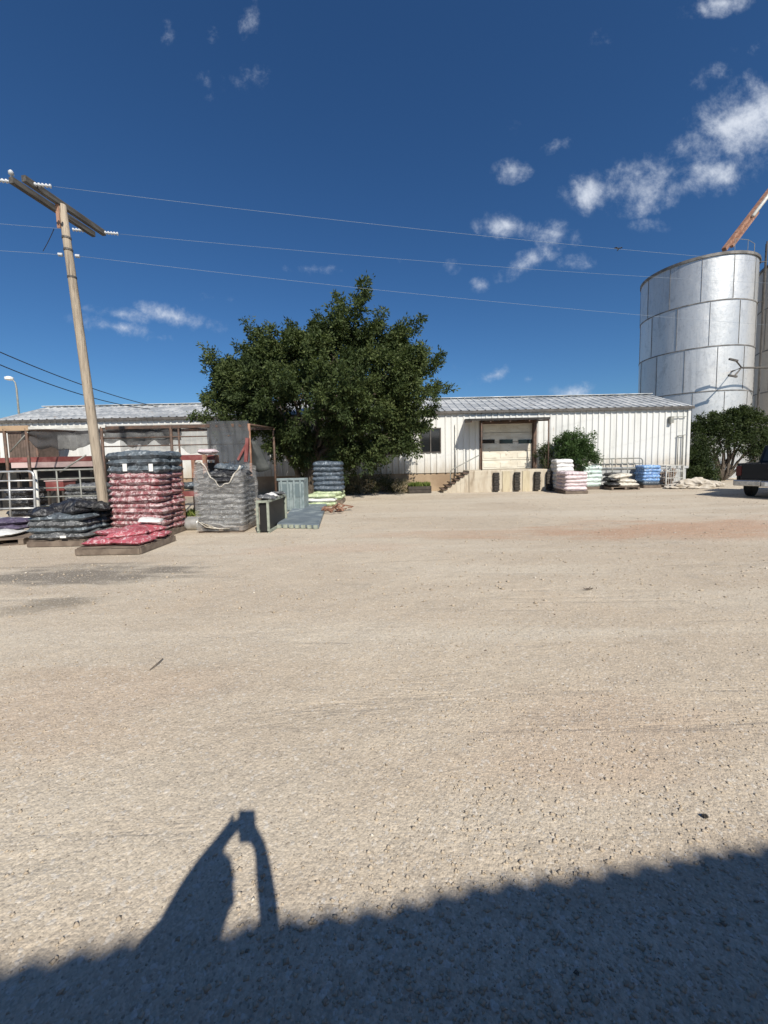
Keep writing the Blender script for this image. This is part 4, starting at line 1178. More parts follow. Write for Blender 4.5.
# leaning black panels, bins, boards
def slab(mb, a, b, h, th, lean):
    """upright slab standing on the ground along a-b, leaning back by 'lean' metres at the top"""
    a, b = Vector(a), Vector(b); dr = (b - a).normalized(); nn = Vector((dr.y, -dr.x, 0))
    vs = []
    for q in (a, b):
        for zz, of in ((0, 0), (h, lean)):
            for t in (0, th): vs.append(q + nn * (-of - t) + Vector((0, 0, zz)))
    mb.add(vs, [(0, 1, 3, 2), (4, 6, 7, 5), (0, 2, 6, 4), (1, 5, 7, 3), (2, 3, 7, 6), (0, 4, 5, 1)])
a0 = G(269, 533); a1 = Vector((a0.x + .02, a0.y + 1.5, 0))
pt = thing('feed_trough', 'long upturned black trough with pale green rim beside the wrapped pallet', 'trough', tuple(a0))
tw_ = .24; th_ = .72
p = MB(); dr = (a1 - a0).normalized(); sd = Vector((dr.y, -dr.x, 0))
p.bar(a0 - sd * tw_ / 2 + Vector((0, 0, th_ / 2)) + dr * .04, a1 - sd * tw_ / 2 + Vector((0, 0, th_ / 2)), tw_ - .06, th_ - .05); p.build('shaded_body', M['black_panel'], pt)  # solid black body paints in the trough's inside and shaded long side
p = MB()
for (o_, z_) in ((0, th_), (-tw_, th_), (0, .03), (-tw_, .03)):
    p.bar(a0 + sd * o_ + Vector((0, 0, z_)), a1 + sd * o_ + Vector((0, 0, z_)), .05, .05)
for q in (a0, a1):
    for o_ in (0, -tw_): p.bar(q + sd * o_ + Vector((0, 0, .05)), q + sd * o_ + Vector((0, 0, th_)), .05, .05)
    p.bar(q + Vector((0, 0, th_)), q - sd * tw_ + Vector((0, 0, th_)), .05, .05)
p.build('rim', M['panel_frame'], pt)
for k_, t_ in enumerate((.2, .5, .8)):
    c = a0.lerp(a1, t_) - sd * tw_ / 2
    bag('bag', .42, .30, .1, 'bag_white' if k_ % 2 else 'bag_grey', c.x, c.y, th_ + .02, .5 + k_, (.1, .1), 2.6, .05, label=['small grey bag draped over the near end of the black trough', 'small white bag draped over the middle of the black trough', 'small grey bag draped over the far end of the black trough'][k_])
bn = thing('plastic_bin', 'pale teal moulded plastic bin behind the black trough', 'bin', tuple(G(292, 506)))
b0, b1 = W(279, 500, 12.3), W(304, 500, 12.3); p = MB(); zt = W(292, 479, 12.3).z
p.box(b0.x, b1.x, 12.3, 12.36, .03, zt); p.box(b0.x, b1.x, 13.0, 13.06, .03, zt); p.box(b0.x, b0.x + .06, 12.362, 12.998, .03, zt); p.box(b1.x - .06, b1.x, 12.362, 12.998, .03, zt); p.box(b0.x, b1.x, 12.3, 13.06, 0, .028)
p.build('body', M['bin_teal'], bn, bevel=.02)
p = MB(); 
for k_ in range(4):
    xx = b0.x + (b1.x - b0.x) * (k_ + .5) / 4; p.box(xx - .03, xx + .03, 12.26, 12.298, .06, zt - .05)
p.box(b0.x - .04, b1.x + .04, 12.255, 12.297, zt - .05, zt + .03); p.build('ribs', M['bin_teal'], bn, bevel=.01)
p = MB(); 
for k_ in range(2):
    xx = b0.x + (b1.x - b0.x) * (k_ + .5) / 2; p.box(xx - .16, xx + .16, 12.285, 12.299, zt * .45, zt * .85)
p.build('painted_recess', mat('dark_teal', (.12, .16, .17), rough=.6), bn)  # flat plates; the darker teal paints in the shade of recesses
# flat blue-grey boards on the ground
q = [G(277, 528), G(319, 529), G(329, 500), G(304, 500)]
def sheet(name, label, quad, z0, z1, m, cat, part=None):
    mb = MB(); mb.add([(v.x, v.y, z0) for v in quad] + [(v.x, v.y, z1) for v in quad], [(3, 2, 1, 0), (4, 5, 6, 7), (0, 1, 5, 4), (1, 2, 6, 5), (2, 3, 7, 6), (3, 0, 4, 7)])
    c = sum(quad, Vector()) / 4
    return tag(mb.build(name, m, loc=(c.x, c.y, 0), bevel=.015), label, cat)
sheet('folded_sheet', 'blue-grey plastic sheet lying flat before the blue bag stack', q, .006, .11, M['mat_blue'], 'plastic sheet')
# cinder blocks seen against the sheet's front edge
p = MB(); a_, b_ = q[0], q[1]
for k_ in range(7):
    t_ = (k_ + .5) / 7; c = a_.lerp(b_, t_) + Vector((0, -.035, 0)); p.box(c.x - .05, c.x + .05, c.y - .02, c.y + .02, .01, .095)
tag(p.build('spacer_strip', M['panel_frame'], loc=a_), 'row of pale spacer blocks along the front edge of the blue-grey sheet', 'spacer')
# blue-grey stack with lime layer
sx0_, sx1_, sy_ = W(313, 490, 14.3).x, W(342, 490, 14.3).x, 14.3
stack(sx0_, sx1_, sy_, 1.0, [('bag_lime', .17, 'lime green bag')] * 2 + [('bag_navy', .18, 'blue-grey bag')] * 6, 'the blue-grey stack under the tree',
      'bags of the blue-grey stack under the tree', pal='wooden pallet under the blue-grey bag stack by the tree')
lx0, lx1 = W(306, 495, 13.6).x, W(336, 495, 13.6).x
for k_ in range(3):
    bag('bag', (lx1 - lx0), .5, .17, 'bag_lime' if k_ != 1 else 'bag_white', (lx0 + lx1) / 2, 13.7, .0 + k_ * .14, 0, (0, 0), 5, .03,
        label=['bottom pale lime bag of the three before the blue-grey stack', 'white bag between two lime bags before the blue-grey stack', 'top pale lime bag of the three before the blue-grey stack'][k_])
# rusty scrap beside it
p = MB(); c = G(334, 514)
for k_ in range(26):
    a_ = c + Vector((random.uniform(-.38, .38), random.uniform(-.1, .9), random.uniform(.02, .22))); d_ = Vector(rng.normal(0, 1, 3)); d_.z *= .3; d_.normalize()
    p.bar(a_, a_ + d_ * random.uniform(.15, .45), .05, .03)
tag(p.build('scrap_heap', M['rust'], loc=c), 'small rust-brown heap of scrap right of the blue-grey sheet', 'scrap heap')

# ------------------------------------------------------------------ stacks along the warehouse on the right
def dock_stack(px0, px1, Y, d, layers, desc, group, pal):
    return stack(W(px0, 480, Y).x, W(px1, 480, Y).x, Y, d, layers, desc, group, pal=pal, crump=.025, flat=10, jit=.03)
dock_stack(566, 588, 16.2, 1.0, [('bag_pink', .155, 'pale pink bag')] * 5, 'the pink stack', 'bags of the pale pink stack', 'pallet under the pale pink bag stack by the dock')
dock_stack(556.5, 574, 17.4, .7, [('bag_white', .185, 'white bag')] * 7, 'the white stack', 'bags of the white stack', 'pallet under the white bag stack at the dock corner')
dock_stack(584.5, 602.5, 18.2, .95, [('bag_green', .19, 'pale mint bag')] * 5, 'the mint stack', 'bags of the pale mint stack', 'pallet under the pale mint bag stack')
dock_stack(644, 661, 18.3, .75, [('bag_navy', .17, 'navy blue bag')] + [('bag_blue', .15, 'bright blue bag')] * 5, 'the blue stack', 'bags of the bright blue stack', 'pallet under the bright blue bag stack')
# cream bags, slumped
cx_ = W(626, 485, 17.6).x
pallet(cx_ - .05, 18.05, 1.3, 1.05, 'pallet under the slumped cream bags')
i = 0
for (dx_, dy_, z, rz, tl, L, mk) in ((.1, -.2, .12, .05, (0, 0), 1.05, 'bag_cream'), (.0, .3, .14, -.1, (0, 0), 1.1, 'bag_slate'), (.05, -.15, .30, -.08, (.05, .06), .95, 'bag_cream'), (.0, .3, .33, .2, (0, 0), 1.1, 'bag_black'), (-.1, -.12, .52, .15, (.06, -.12), .95, 'bag_cream'), (0, .3, .55, .1, (0, .05), 1.2, 'bag_black'), (-.45, -.05, .14, 1.4, (0, 0), .9, 'bag_black'), (-.45, 0, .36, 1.5, (0, 0), .8, 'bag_black')):
    lab = ['bottom cream bag at the front', 'slate bag at the back', 'middle cream bag at the front', 'lower black bag at the back', 'top cream bag at the front', 'topmost black bag at the back', 'lower black bag on the left', 'upper black bag on the left'][i]; i += 1
    bag('bag', L, .5, .22, mk, cx_ + dx_, 18.0 + dy_, z, rz, tl, 3.2, .04, label=f'{lab} of the slumped cream heap', group='bags of the slumped cream heap')
# wire crate
CY = 18.35; cr0, cr1 = W(666, 480, CY).x, W(683, 480, CY).x; ch = W(672, 465, CY).z
cg = thing('wire_crate', 'rusty wire crate of brown scrap beside the blue bag stack', 'crate', ((cr0 + cr1) / 2, CY + .4, 0))
p = MB()
for xx in (cr0, cr1):
    for yy_ in (CY, CY + .8): p.tube([(xx, yy_, 0), (xx, yy_, ch)], .03, 6)
for z in (.12, .45, .78, ch - .02):
    p.tube([(cr0, CY, z), (cr1, CY, z), (cr1, CY + .8, z), (cr0, CY + .8, z), (cr0, CY, z)], .016, 5)
for xx in np.linspace(cr0, cr1, 8)[1:-1]: p.tube([(xx, CY, .1), (xx, CY, ch)], .01, 5)
p.build('frame', M['white_pipe'], cg)
p = MB()
for k_ in range(60):
    a_ = Vector((random.uniform(cr0 + .15, cr1 - .15), random.uniform(CY + .15, CY + .65), random.uniform(.1, ch * .75))); d_ = Vector(rng.normal(0, 1, 3)).normalized() * .13
    p.bar(a_ - d_, a_ + d_, .12, .07)
p.box(cr0 + .05, cr1 - .05, CY + .05, CY + .75, .02, .1)
p.build('scrap', mat('brown_scrap', (.24, .18, .14), (.36, .29, .24), 6, rough=.9), cg)

# ------------------------------------------------------------------ livestock gates
def gate(name, label, p0, p1, h, bars, m, lean=.0, rad=.022, uprights=1, group=None):
    p0, p1 = Vector(p0), Vector(p1); dr = (p1 - p0).normalized(); nn = Vector((-dr.y, dr.x, 0)); L = (p1 - p0).length
    g_ = thing(name, label, 'gate', tuple(p0), group)
    def P(u, z): return p0 + dr * u + Vector((0, 0, z)) + nn * lean * z
    c = .13; z0 = .14
    loop = [P(0, z0 + c), P(0, h - c)] + [P(c - c * math.cos(a), h - c + c * math.sin(a)) for a in np.linspace(.3, PI / 2, 4)] + \
           [P(L - c + c * math.sin(a), h - c + c * math.cos(a)) for a in np.linspace(0, PI / 2, 4)] + [P(L, z0 + c)] + \
           [P(L - c + c * math.cos(a), z0 + c - c * math.sin(a)) for a in np.linspace(.3, PI / 2, 4)] + [P(c - c * math.sin(a), z0 + c - c * math.cos(a)) for a in np.linspace(0, PI / 2, 4)]
    mb = MB(); mb.tube(loop, rad, 8); mb.build('frame', m, g_, smooth=True)
    for k in range(1, bars + 1):
        z = z0 + (h - z0) * k / (bars + 1); b2 = MB(); b2.tube([P(.01, z), P(L - .01, z)], rad * .8, 8); b2.build('rail', m, g_, smooth=True)
    for k in range(uprights):
        u = L * (k + 1) / (uprights + 1); b2 = MB(); b2.tube([P(u, z0), P(u, h)], rad * .8, 8); b2.build('upright', m, g_, smooth=True)
    for u in (.06, L - .06):
        b2 = MB(); b2.tube([P(u, 0), P(u, z0 + .05)], rad, 8); b2.build('foot', m, g_, smooth=True)
    return g_
GYY = 9.4
gl, gr_ = W(-46, 500, GYY), W(33, 500, GYY)
gate('livestock_gate', 'silver tubular livestock gate with rounded top at the left edge', (gl.x, GYY + .1, 0), (gr_.x, GYY, 0), W(20, 471.5, GYY).z, 5, M['galv_pipe'], .06, .026, 2)
gl, gr_ = W(35.5, 500, 9.9), W(99, 500, 9.9)
gate('livestock_gate', 'grey tubular livestock gate behind the low dark bag stack', (gl.x, 9.9, 0), (gr_.x, 10.1, 0), W(60, 470, 9.9).z, 5, M['grey_pipe'], 0, .022, 2)
gl, gr_ = W(598, 470, 18.85), W(644, 470, 18.85)
gate('livestock_gate', 'grey-green pipe gate leaning on the wall behind the cream bags', (gl.x, 18.85, 0), (gr_.x, 18.85, 0), W(620, 458.5, 18.95).z, 4, M['grey_pipe'], .10, .03, 2)
for px_, nm in ((36, 'near'),):
    c = W(px_, 480, 9.75); p = MB(); p.tube([(c.x, 9.75, 0), (c.x, 9.75, W(px_, 470, 9.75).z)], .035, 8)
    tag(p.build('gate_post', M['white_pipe'], loc=(c.x, 9.75, 0), smooth=True), 'short pale pipe post at the meeting of the two left-hand gates', 'post')

# ------------------------------------------------------------------ shade frame (left)
FY = 12.6
sfm = thing('shade_structure', 'rusty brown pipe shade structure hung with torn dark netting at left', 'shade frame', (W(110, 500, FY).x, FY, 0))
zb = W(100, 427.5, FY).z
fx = [W(q, 450, FY).x for q in (-40, 6, 28, 103, 172, 250)]
BKY = 15.4
p = MB(); p.bar((fx[0], FY, W(0, 427, FY).z - .05), (fx[2] + .1, FY, W(28, 426.5, FY).z - .05), .08, .16); p.build('beam', mat('tan_timber_beam', (.38, .27, .17), (.28, .19, .12), 3, rough=.8), sfm)
p = MB(); p.bar((fx[2] + .1, FY, zb + .03), (fx[3] + .15, FY, zb + .03), .07, .09); p.build('beam', M['white_pipe'], sfm)
p = MB(); p.bar((fx[3] + .15, FY, zb - .02), (fx[5], FY, zb - .02), .07, .10); p.build('beam', M['brown_steel'], sfm)
p = MB(); p.bar((fx[0], BKY, zb + .1), (fx[5], BKY, zb + .1), .08, .1); p.build('beam', M['brown_steel'], sfm)
for i, xx in enumerate(fx):
    p = MB(); p.tube([(xx, FY, 0), (xx, FY, zb + .02)], .045, 8); p.build('post', M['brown_steel'] if i != 5 else M['rust'], sfm, smooth=True)
    if i not in (1, 3):
        p = MB(); p.tube([(xx, BKY, 0), (xx, BKY, zb + .1)], .045, 8); p.build('post', M['brown_steel'], sfm, smooth=True)
    p = MB(); p.tube([(xx, FY, zb), (xx, BKY, zb + .1)], .035, 6); p.build('rafter', M['brown_steel'], sfm, smooth=True)
p = MB(); xx = W(179, 440, FY).x; p.tube([(xx, FY, 0), (xx, FY, zb)], .03, 8)
for z_ in (zb - .35, zb - .62): p.tube([(fx[3], FY, z_), (fx[5], FY, z_)], .022, 6)
p.build('side_rails', M['brown_steel'], sfm, smooth=True)
p = MB(); a_ = W(28, 424, FY); b_ = W(66, 470, FY)
p.tube([W(86, 455, FY - .1), W(60, 472, FY - .1)], .022, 6); p.tube([W(28, 432, FY), W(10, 452, FY)], .02, 6)
p.build('brace', M['grey_pipe'], sfm, smooth=True)
def drape(name, xa, xb, za, zb_, y, m, droop, wav=.06, nx=28, nz_=10, seed=0, lip=None, fall=0):
    vs = []
    for j in range(nz_ + 1):
        for i in range(nx + 1):
            u, v = i / nx, j / nz_
            d_ = droop * math.sin(PI * u) if droop else 0
            z = za + (zb_ - za) * v - d_ * (.25 + .75 * v)
            if lip: z += lip * v * mnoise.noise(Vector((u * 7, seed, 0)))
            yy_ = y + wav * mnoise.noise(Vector((u * 9, v * 3, seed))) * 2 + fall * v
            vs.append((xa + (xb - xa) * u, yy_, z))
    mb = MB(); mb.add(vs, [(j * (nx + 1) + i, j * (nx + 1) + i + 1, (j + 1) * (nx + 1) + i + 1, (j + 1) * (nx + 1) + i) for j in range(nz_) for i in range(nx)])
    return mb.build(name, m, sfm, smooth=True)
zN = zb - .03
drape('shade_net', fx[1] + .5, fx[3], zN, zN - .34, FY + .05, M['net'], .34, seed=1, lip=.2)
drape('shade_net', fx[3], fx[4] + .3, zN, zN - .42, FY + .06, M['net'], .12, seed=2, lip=.3)
drape('shade_net', W(208, 440, FY).x, W(250, 440, FY).x, zN + .15, W(230, 462, FY).z, FY - .06, M['net_grey'], 0, seed=3, lip=.25)
drape('shade_net', fx[3] + .5, W(212, 440, FY).x, zN, W(200, 452, FY).z, FY + .09, net_mat('thin_shade_net', (.10, .10, .10), .48), 0, seed=5, lip=.3)
# net roof, sagging between front and back beams
vs = []; nx, ny = 30, 8
for j in range(ny + 1):
    for i in range(nx + 1):
        u, v = i / nx, j / ny
        vs.append((fx[1] + (fx[5] - fx[1]) * u, FY + (BKY - FY) * v, zb + .06 + .08 * v - .22 * abs(math.sin(PI * v)) * (.5 + .5 * math.sin(u * 17))))
mb = MB(); mb.add(vs, [(j * (nx + 1) + i, j * (nx + 1) + i + 1, (j + 1) * (nx + 1) + i + 1, (j + 1) * (nx + 1) + i) for j in range(ny) for i in range(nx)])
mb.build('net_roof', net_mat('roof_net', (.09, .09, .09), .45), sfm, smooth=True)
# dark tarpaulin bulging at the right end
tp = MB(); c = W(257, 452, FY - .05); vs = []
for j in range(9):
    for i in range(13):
        u, v = i / 12, j / 8; rr_ = math.sin(PI * min(1, .15 + .85 * v)) if v < .6 else 1 - (v - .6)
        vs.append((c.x - .22 + .62 * u * (.35 + .65 * v), FY - .1 + .5 * (u - .5) ** 2 + .05 * mnoise.noise(Vector((u * 4, v * 4, 0))), W(257, 437, FY).z - v * 1.05 - .1 * u * (1 - v) - .08 * math.sin(PI * u)))
tp.add(vs, [(j * 13 + i, j * 13 + i + 1, (j + 1) * 13 + i + 1, (j + 1) * 13 + i) for j in range(8) for i in range(12)])
tag(tp.build('tarpaulin', M['tarp_dark'], loc=(c.x, FY, 0), smooth=True, solid=.01), 'dark tarpaulin hanging off the right end of the shade frame', 'tarpaulin')
p = MB(); p.bar(W(246, 462, FY - .15), W(247.5, 438, FY - .12), .10, .10); p.bar(W(238, 460, FY - .15), W(246, 445, FY - .12), .07, .07)
p.build('red_brace', M['red_paint'], sfm)

# low red-trimmed shed under / behind the frame
LY = 14.2; lz = W(50, 458.5, LY).z; la, lb_ = W(12, 460, LY).x, W(92, 460, LY).x
ls = thing('low_shed', 'low dark shed with dark red fascia under the shade frame', 'shed', ((la + lb_) / 2, LY, 0))
p = MB(); p.box(la - 2.2, lb_, LY - .04, LY, lz - .12, lz + .06); p.build('fascia', M['red_paint'], ls)
p = MB(); p.box(la - .02, lb_ + .1, LY - .03, LY - .002, lz - .32, lz - .125); p.build('lower_fascia', M['pink_metal'], ls)
p = MB(); p.add([(la - 2.2, LY + .01, lz + .03), (lb_, LY + .01, lz + .03), (lb_, LY + 2.6, lz + .05), (la - 2.2, LY + 2.6, lz + .05)], [(0, 1, 2, 3)]); p.build('roof', M['pink_metal'], ls, solid=.03)
p = MB(); p.box(la - 2.2, lb_ + .3, LY + .35, LY + .43, 0, lz - .02); p.build('wall', mat('black_interior_backing', (.012, .012, .012), (.03, .027, .024), 3, rough=.8, bs=.5, bscale=5), ls)  # black wall added close behind the front so the interior stays dark
for xx in (la - 2.1, la + .1, (la + lb_) / 2, lb_ - .12):
    p = MB(); p.box(xx, xx + .09, LY + .01, LY + .10, 0, lz - .13); p.build('post', M['black_inside'], ls)
bh = thing('boarded_hut', 'dark brown boarded hut wall behind the left end of the frame', 'hut', (W(18, 440, 16).x, 16.9, 0))
h0, h1 = W(8, 440, 17.2).x, W(35, 440, 17.2).x; hz1 = W(20, 432, 17.2).z
p = MB()
nb = 9
for k_ in range(nb):
    xa = h0 + (h1 - h0) * k_ / nb; xb = h0 + (h1 - h0) * (k_ + 1) / nb - .012; p.box(xa, xb, 17.2, 17.25, 0, hz1)
p.box(h0, h1, 17.26, 18.4, 0, hz1 - .02)
p.build('wall', mat('brown_boards', (.095, .07, .055), (.14, .10, .08), 5, rough=.9), bh)
p = MB(); p.box(h0 - .1, h1 + .1, 17.1, 18.5, hz1 + .003, hz1 + .09); p.build('roof', M['black_inside'], bh)
# red boxes and rack between stacks
rx_ = W(54, 482, 12.0); p = MB(); p.box(rx_.x - .28, rx_.x + .28, 12.0, 12.5, 0.85, 1.15)
o = p.build('box_body', M['red_paint'], thing('red_chest', 'faded red chest standing behind the grey gate', 'chest', (rx_.x, 12.2, 0)), bevel=.02)
p = MB()
for sx_ in (-.23, .23):
    for yy_ in (12.05, 12.45):
        p = MB(); p.box(rx_.x + sx_ - .03, rx_.x + sx_ + .03, yy_ - .03, yy_ + .03, 0, .848); p.build('leg', M['black_inside'], o.parent)
p = MB(); p.box(rx_.x - .30, rx_.x + .30, 11.98, 12.52, 1.153, 1.18); p.build('lid', M['pink_metal'], o.parent)
rk = thing('red_rack', 'rusty red steel rack between the red stack and wrapped pallet', 'rack', (W(190, 500, 11.2).x, 11.2, 0))
ra, rb = W(181, 480, 11.2).x, W(206, 480, 11.2).x
for yy_ in (11.2, 12.0):
    for xx in (ra, rb):
        p = MB(); p.box(xx - .05, xx + .05, yy_ - .05, yy_ + .05, 0, W(190, 455, 11.2).z); p.build('upright', M['rust'], rk)
for yy_ in (11.2, 12.0):
    for zz in (W(190, 457, 11.2).z, .75):
        p = MB(); p.box(ra + .052, rb - .052, yy_ - .03, yy_ + .03, zz - .09, zz + .06); p.build('beam', M['red_paint'], rk)
p = MB(); p.box(ra + .06, rb - .06, 11.24, 11.96, .81, .84); p.build('shelf', M['black_inside'], rk)
p = MB(); p.box(ra - .04, rb + .35, 12.06, 12.10, 0.05, W(190, 463, 12.0).z); p.build('dark_backing', M['black_inside'], rk)  # dark backing added to darken the view behind the rack
c = W(207, 458, 11.5); bag('bag', .55, .42, .16, 'bag_pink', c.x, 11.6, W(190, 457, 11.2).z + .07, .2, (0, 0), 3, .04, label='pale pink bag lying on top of the red rack')
bag('bag', .75, .5, .2, 'bag_slate', (ra + rb) / 2 - .3, 11.6, .85, 0, (0, 0), 3, .04, label='slate bag on the shelf of the red rack')
stack(W(62, 480, 11.2).x, W(94, 480, 11.2).x, 11.2, .9, [('bag_black', .15, 'dusty black bag')] * 3 + [('bag_grey', .15, 'grey bag')] * 3, 'stack behind the grey gate',
      'bags of the dark stack behind the grey gate', pal='wooden pallet under the dark stack behind the grey gate', crump=.05, jit=.06)
stack(W(2, 480, 11.4).x, W(24, 480, 11.4).x, 11.4, .9, [('bag_black', .16, 'black bag')] * 5, 'stack behind the silver gate',
      'bags of the black stack behind the silver gate', pal='wooden pallet under the black stack behind the silver gate', crump=.05, jit=.06)
# white tarp patch at far left
p = MB(); a_ = W(-8, 463, 15); p.box(a_.x - 1, W(8, 463, 15).x, 13.75, 14.0, lz - .14, lz + .05); tag(p.build('white_board', M['plate_white'], loc=(a_.x, 13.9, lz - .14)), 'white board fixed along the shed front at the left edge', 'board')

# ------------------------------------------------------------------ pickup truck (right edge)
tr_l = G(733, 499); tr_l = Vector((W(733, 480, 13.6).x, 13.6, 0)); HD = R(90 - 60)   # heading: from +X
tk_ = thing('pickup_truck', 'black pickup truck with chrome rear bumper parked at right edge', 'pickup truck', (0, 0, 0))
def tb_(mb, *a): return mb.box(*a)
TW = .98
p = MB(); p.box(.07, 2.05, TW - .09, TW, .55, 1.22); p.box(.07, 2.05, -TW, -TW + .09, .55, 1.22); p.box(.07, 2.05, -TW + .091, TW - .091, .55, .62); p.box(1.98, 2.05, -TW + .091, TW - .091, .621, 1.22)
p.build('bed', M['truck_paint'], tk_, bevel=.03)
p = MB(); p.box(-.01, .062, -TW + .16, TW - .16, .66, 1.21); tg_ = p.build('tailgate', M['truck_paint'], tk_, bevel=.02)
p = MB(); p.box(-.03, -.012, -.13, .13, 1.02, 1.10); p.build('handle', M['chrome'], tg_, bevel=.005)
for s in (1, -1):
    p = MB(); y0_, y1_ = sorted((s * (TW - .155), s * (TW - .005))); p.box(-.015, .068, y0_, y1_, .78, 1.12); p.build('tail_light', M['red_lens'], tk_, bevel=.015)
p = MB(); p.box(-.22, -.03, -TW, -.26, .44, .64); p.box(-.22, -.03, .26, TW, .44, .64); p.box(-.18, -.03, -.258, .258, .42, .62); bp = p.build('rear_bumper', M['chrome'], tk_, bevel=.03)
p = MB(); p.box(-.195, -.183, -.15, .15, .45, .58); p.build('licence_plate', M['plate_white'], bp)
p = MB(); p.add([(2.08, -TW, .5), (4.0, -TW, .5), (4.0, -TW, 1.2), (3.75, -TW + .12, 1.85), (2.2, -TW + .12, 1.85), (2.08, -TW, 1.2),
                 (2.08, TW, .5), (4.0, TW, .5), (4.0, TW, 1.2), (3.75, TW - .12, 1.85), (2.2, TW - .12, 1.85), (2.08, TW, 1.2)],
                [(0, 1, 2, 5), (2, 3, 4, 5), (6, 11, 8, 7), (8, 11, 10, 9), (0, 5, 11, 6), (5, 4, 10, 11), (4, 3, 9, 10), (3, 2, 8, 9), (2, 1, 7, 8), (0, 6, 7, 1)])
cb = p.build('cab', M['truck_paint'], tk_, bevel=.03)
p = MB(); p.add([(2.085, -TW + .12, 1.27), (2.085, TW - .12, 1.27), (2.18, TW - .2, 1.75), (2.18, -TW + .2, 1.75)], [(0, 1, 2, 3)]); p.build('rear_window', M['dark_glass'], cb, solid=.03)
for s in (1, -1):
    p = MB(); p.add([(2.35, s * (TW + .003), 1.25), (3.85, s * (TW + .003), 1.25), (3.68, s * (TW - .09), 1.76), (2.38, s * (TW - .09), 1.76)], [(0, 1, 2, 3)]); p.build('side_window', M['dark_glass'], cb, solid=.02)
p = MB(); p.add([(4.02, -TW + .1, 1.25), (4.02, TW - .1, 1.25), (3.79, TW - .2, 1.8), (3.79, -TW + .2, 1.8)], [(0, 1, 2, 3)]); p.build('windscreen', M['dark_glass'], cb, solid=.03)
p = MB(); p.box(4.01, 5.6, -TW + .02, TW - .02, .5, 1.15); p.build('hood', M['truck_paint'], tk_, bevel=.08)
for xx in (1.05, 4.75):
    for s in (1, -1):
        p = MB(); yo = s * (TW - .13); p.tube([(xx, yo - .12, .38), (xx, yo - .09, .38), (xx, yo + .09, .38), (xx, yo + .12, .38)], [.33, .38, .38, .33], 24); ty_ = p.build('wheel', M['tyre'], tk_, smooth=False)
        p = MB(); p.tube([(xx, yo + s * .08, .38), (xx, yo + s * .128, .38)], .21, 16); p.build('rim', M['chrome'], ty_)
p = MB(); p.box(.3, 5.2, -.5, .5, .40, .52); p.build('chassis', M['black_inside'], tk_)
hd = Vector((math.cos(HD), math.sin(HD), 0)); lf = Vector((-hd.y, hd.x, 0))
tk_.location = tr_l - lf * TW + hd * .2; tk_.rotation_euler = (0, 0, HD)

# pale slabs and rubble left of the truck
def rock(name, label, c, sx, sy, sz, m=None, seed=0):
    bm = bmesh.new(); bmesh.ops.create_icosphere(bm, subdivisions=4, radius=1)
    for v in bm.verts:
        n_ = .28 * round(3 * mnoise.noise(v.co * 3.2 + Vector((seed, 7, 0)))) / 3 + mnoise.noise(v.co * 1.4 + Vector((seed * 5, 0, 0))) * .35 + mnoise.noise(v.co * 3 + Vector((seed, 0, 4))) * .15
        v.co = v.co * (1 + n_); v.co.x *= sx; v.co.y *= sy; v.co.z = max(-.3 * sz, v.co.z * sz)
    me = bpy.data.meshes.new(name); bm.to_mesh(me); bm.free(); me.materials.append(m or M['stone_pale'])
    o = bpy.data.objects.new(name, me); COL.objects.link(o); o.location = c
    return tag(o, label, 'rock')
c = G(686, 489); rock('rubble_slab', 'flat pale slab lying left of the rubble mound by warehouse corner', (c.x, c.y + .4, .08), .62, .4, .16, seed=1)
c = G(706, 489); rock('rubble_mound', 'larger pale mound of rubble between low bush and pickup truck', (c.x, c.y + .6, .12), .75, .5, .36, seed=2)
c = G(724, 487); rock('rubble_rock', 'small pale rock right beside the pickup truck', (c.x, c.y + .5, .08), .35, .3, .16, seed=3)
c = G(705, 818); rock('dark_stone', 'single dark stone lying in gravel near the shadow edge, right', (c.x, c.y, .008), .012, .009, .009, M['rubber'], 4)
c = G(592, 590); p = MB()
for k_ in range(9):
    a_ = c + Vector((random.uniform(-.08, .08), random.uniform(-.03, .03), .01)); p.tube([a_, a_ + Vector((random.uniform(-.08, .08), random.uniform(-.03, .03), random.uniform(.0, .02)))], .004, 5)
tag(p.build('twig', M['bark'], loc=c), 'small dark clump of twigs lying on the gravel mid yard', 'twigs')
a_, b_ = G(150, 671), G(163, 660); p = MB(); p.tube([a_ + Vector((0, 0, .012)), a_.lerp(b_, .5) + Vector((.012, 0, .02)), b_ + Vector((0, 0, .012))], [.003, .005, .003], 6)
tag(p.build('stick', M['bark'], loc=a_, smooth=True), 'thin dark stick lying on gravel left of centre', 'stick')

# bird
bp_ = W(618.5, 249, 26); bd = thing('bird', 'tiny dark bird flying in the blue sky left of silo', 'bird', tuple(bp_))
p = MB(); p.tube([bp_ + Vector((-.03, -.16, -.01)), bp_ + Vector((-.02, -.1, 0)), bp_, bp_ + Vector((.02, .12, -.01)), bp_ + Vector((.04, .24, 0))], [.01, .04, .05, .03, .015], 8); p.build('body', M['wire_dark'], bd, smooth=True)
for s in (-1, 1):
    p = MB(); p.add([bp_ + Vector((s * .02, -.07, .02)), bp_ + Vector((s * .16, -.05, .10)), bp_ + Vector((s * .30, .05, .09)), bp_ + Vector((s * .15, .07, .07)), bp_ + Vector((s * .02, .07, .02))], [(0, 1, 2, 3, 4)]); p.build('wing', M['wire_dark'], bd, solid=.012)

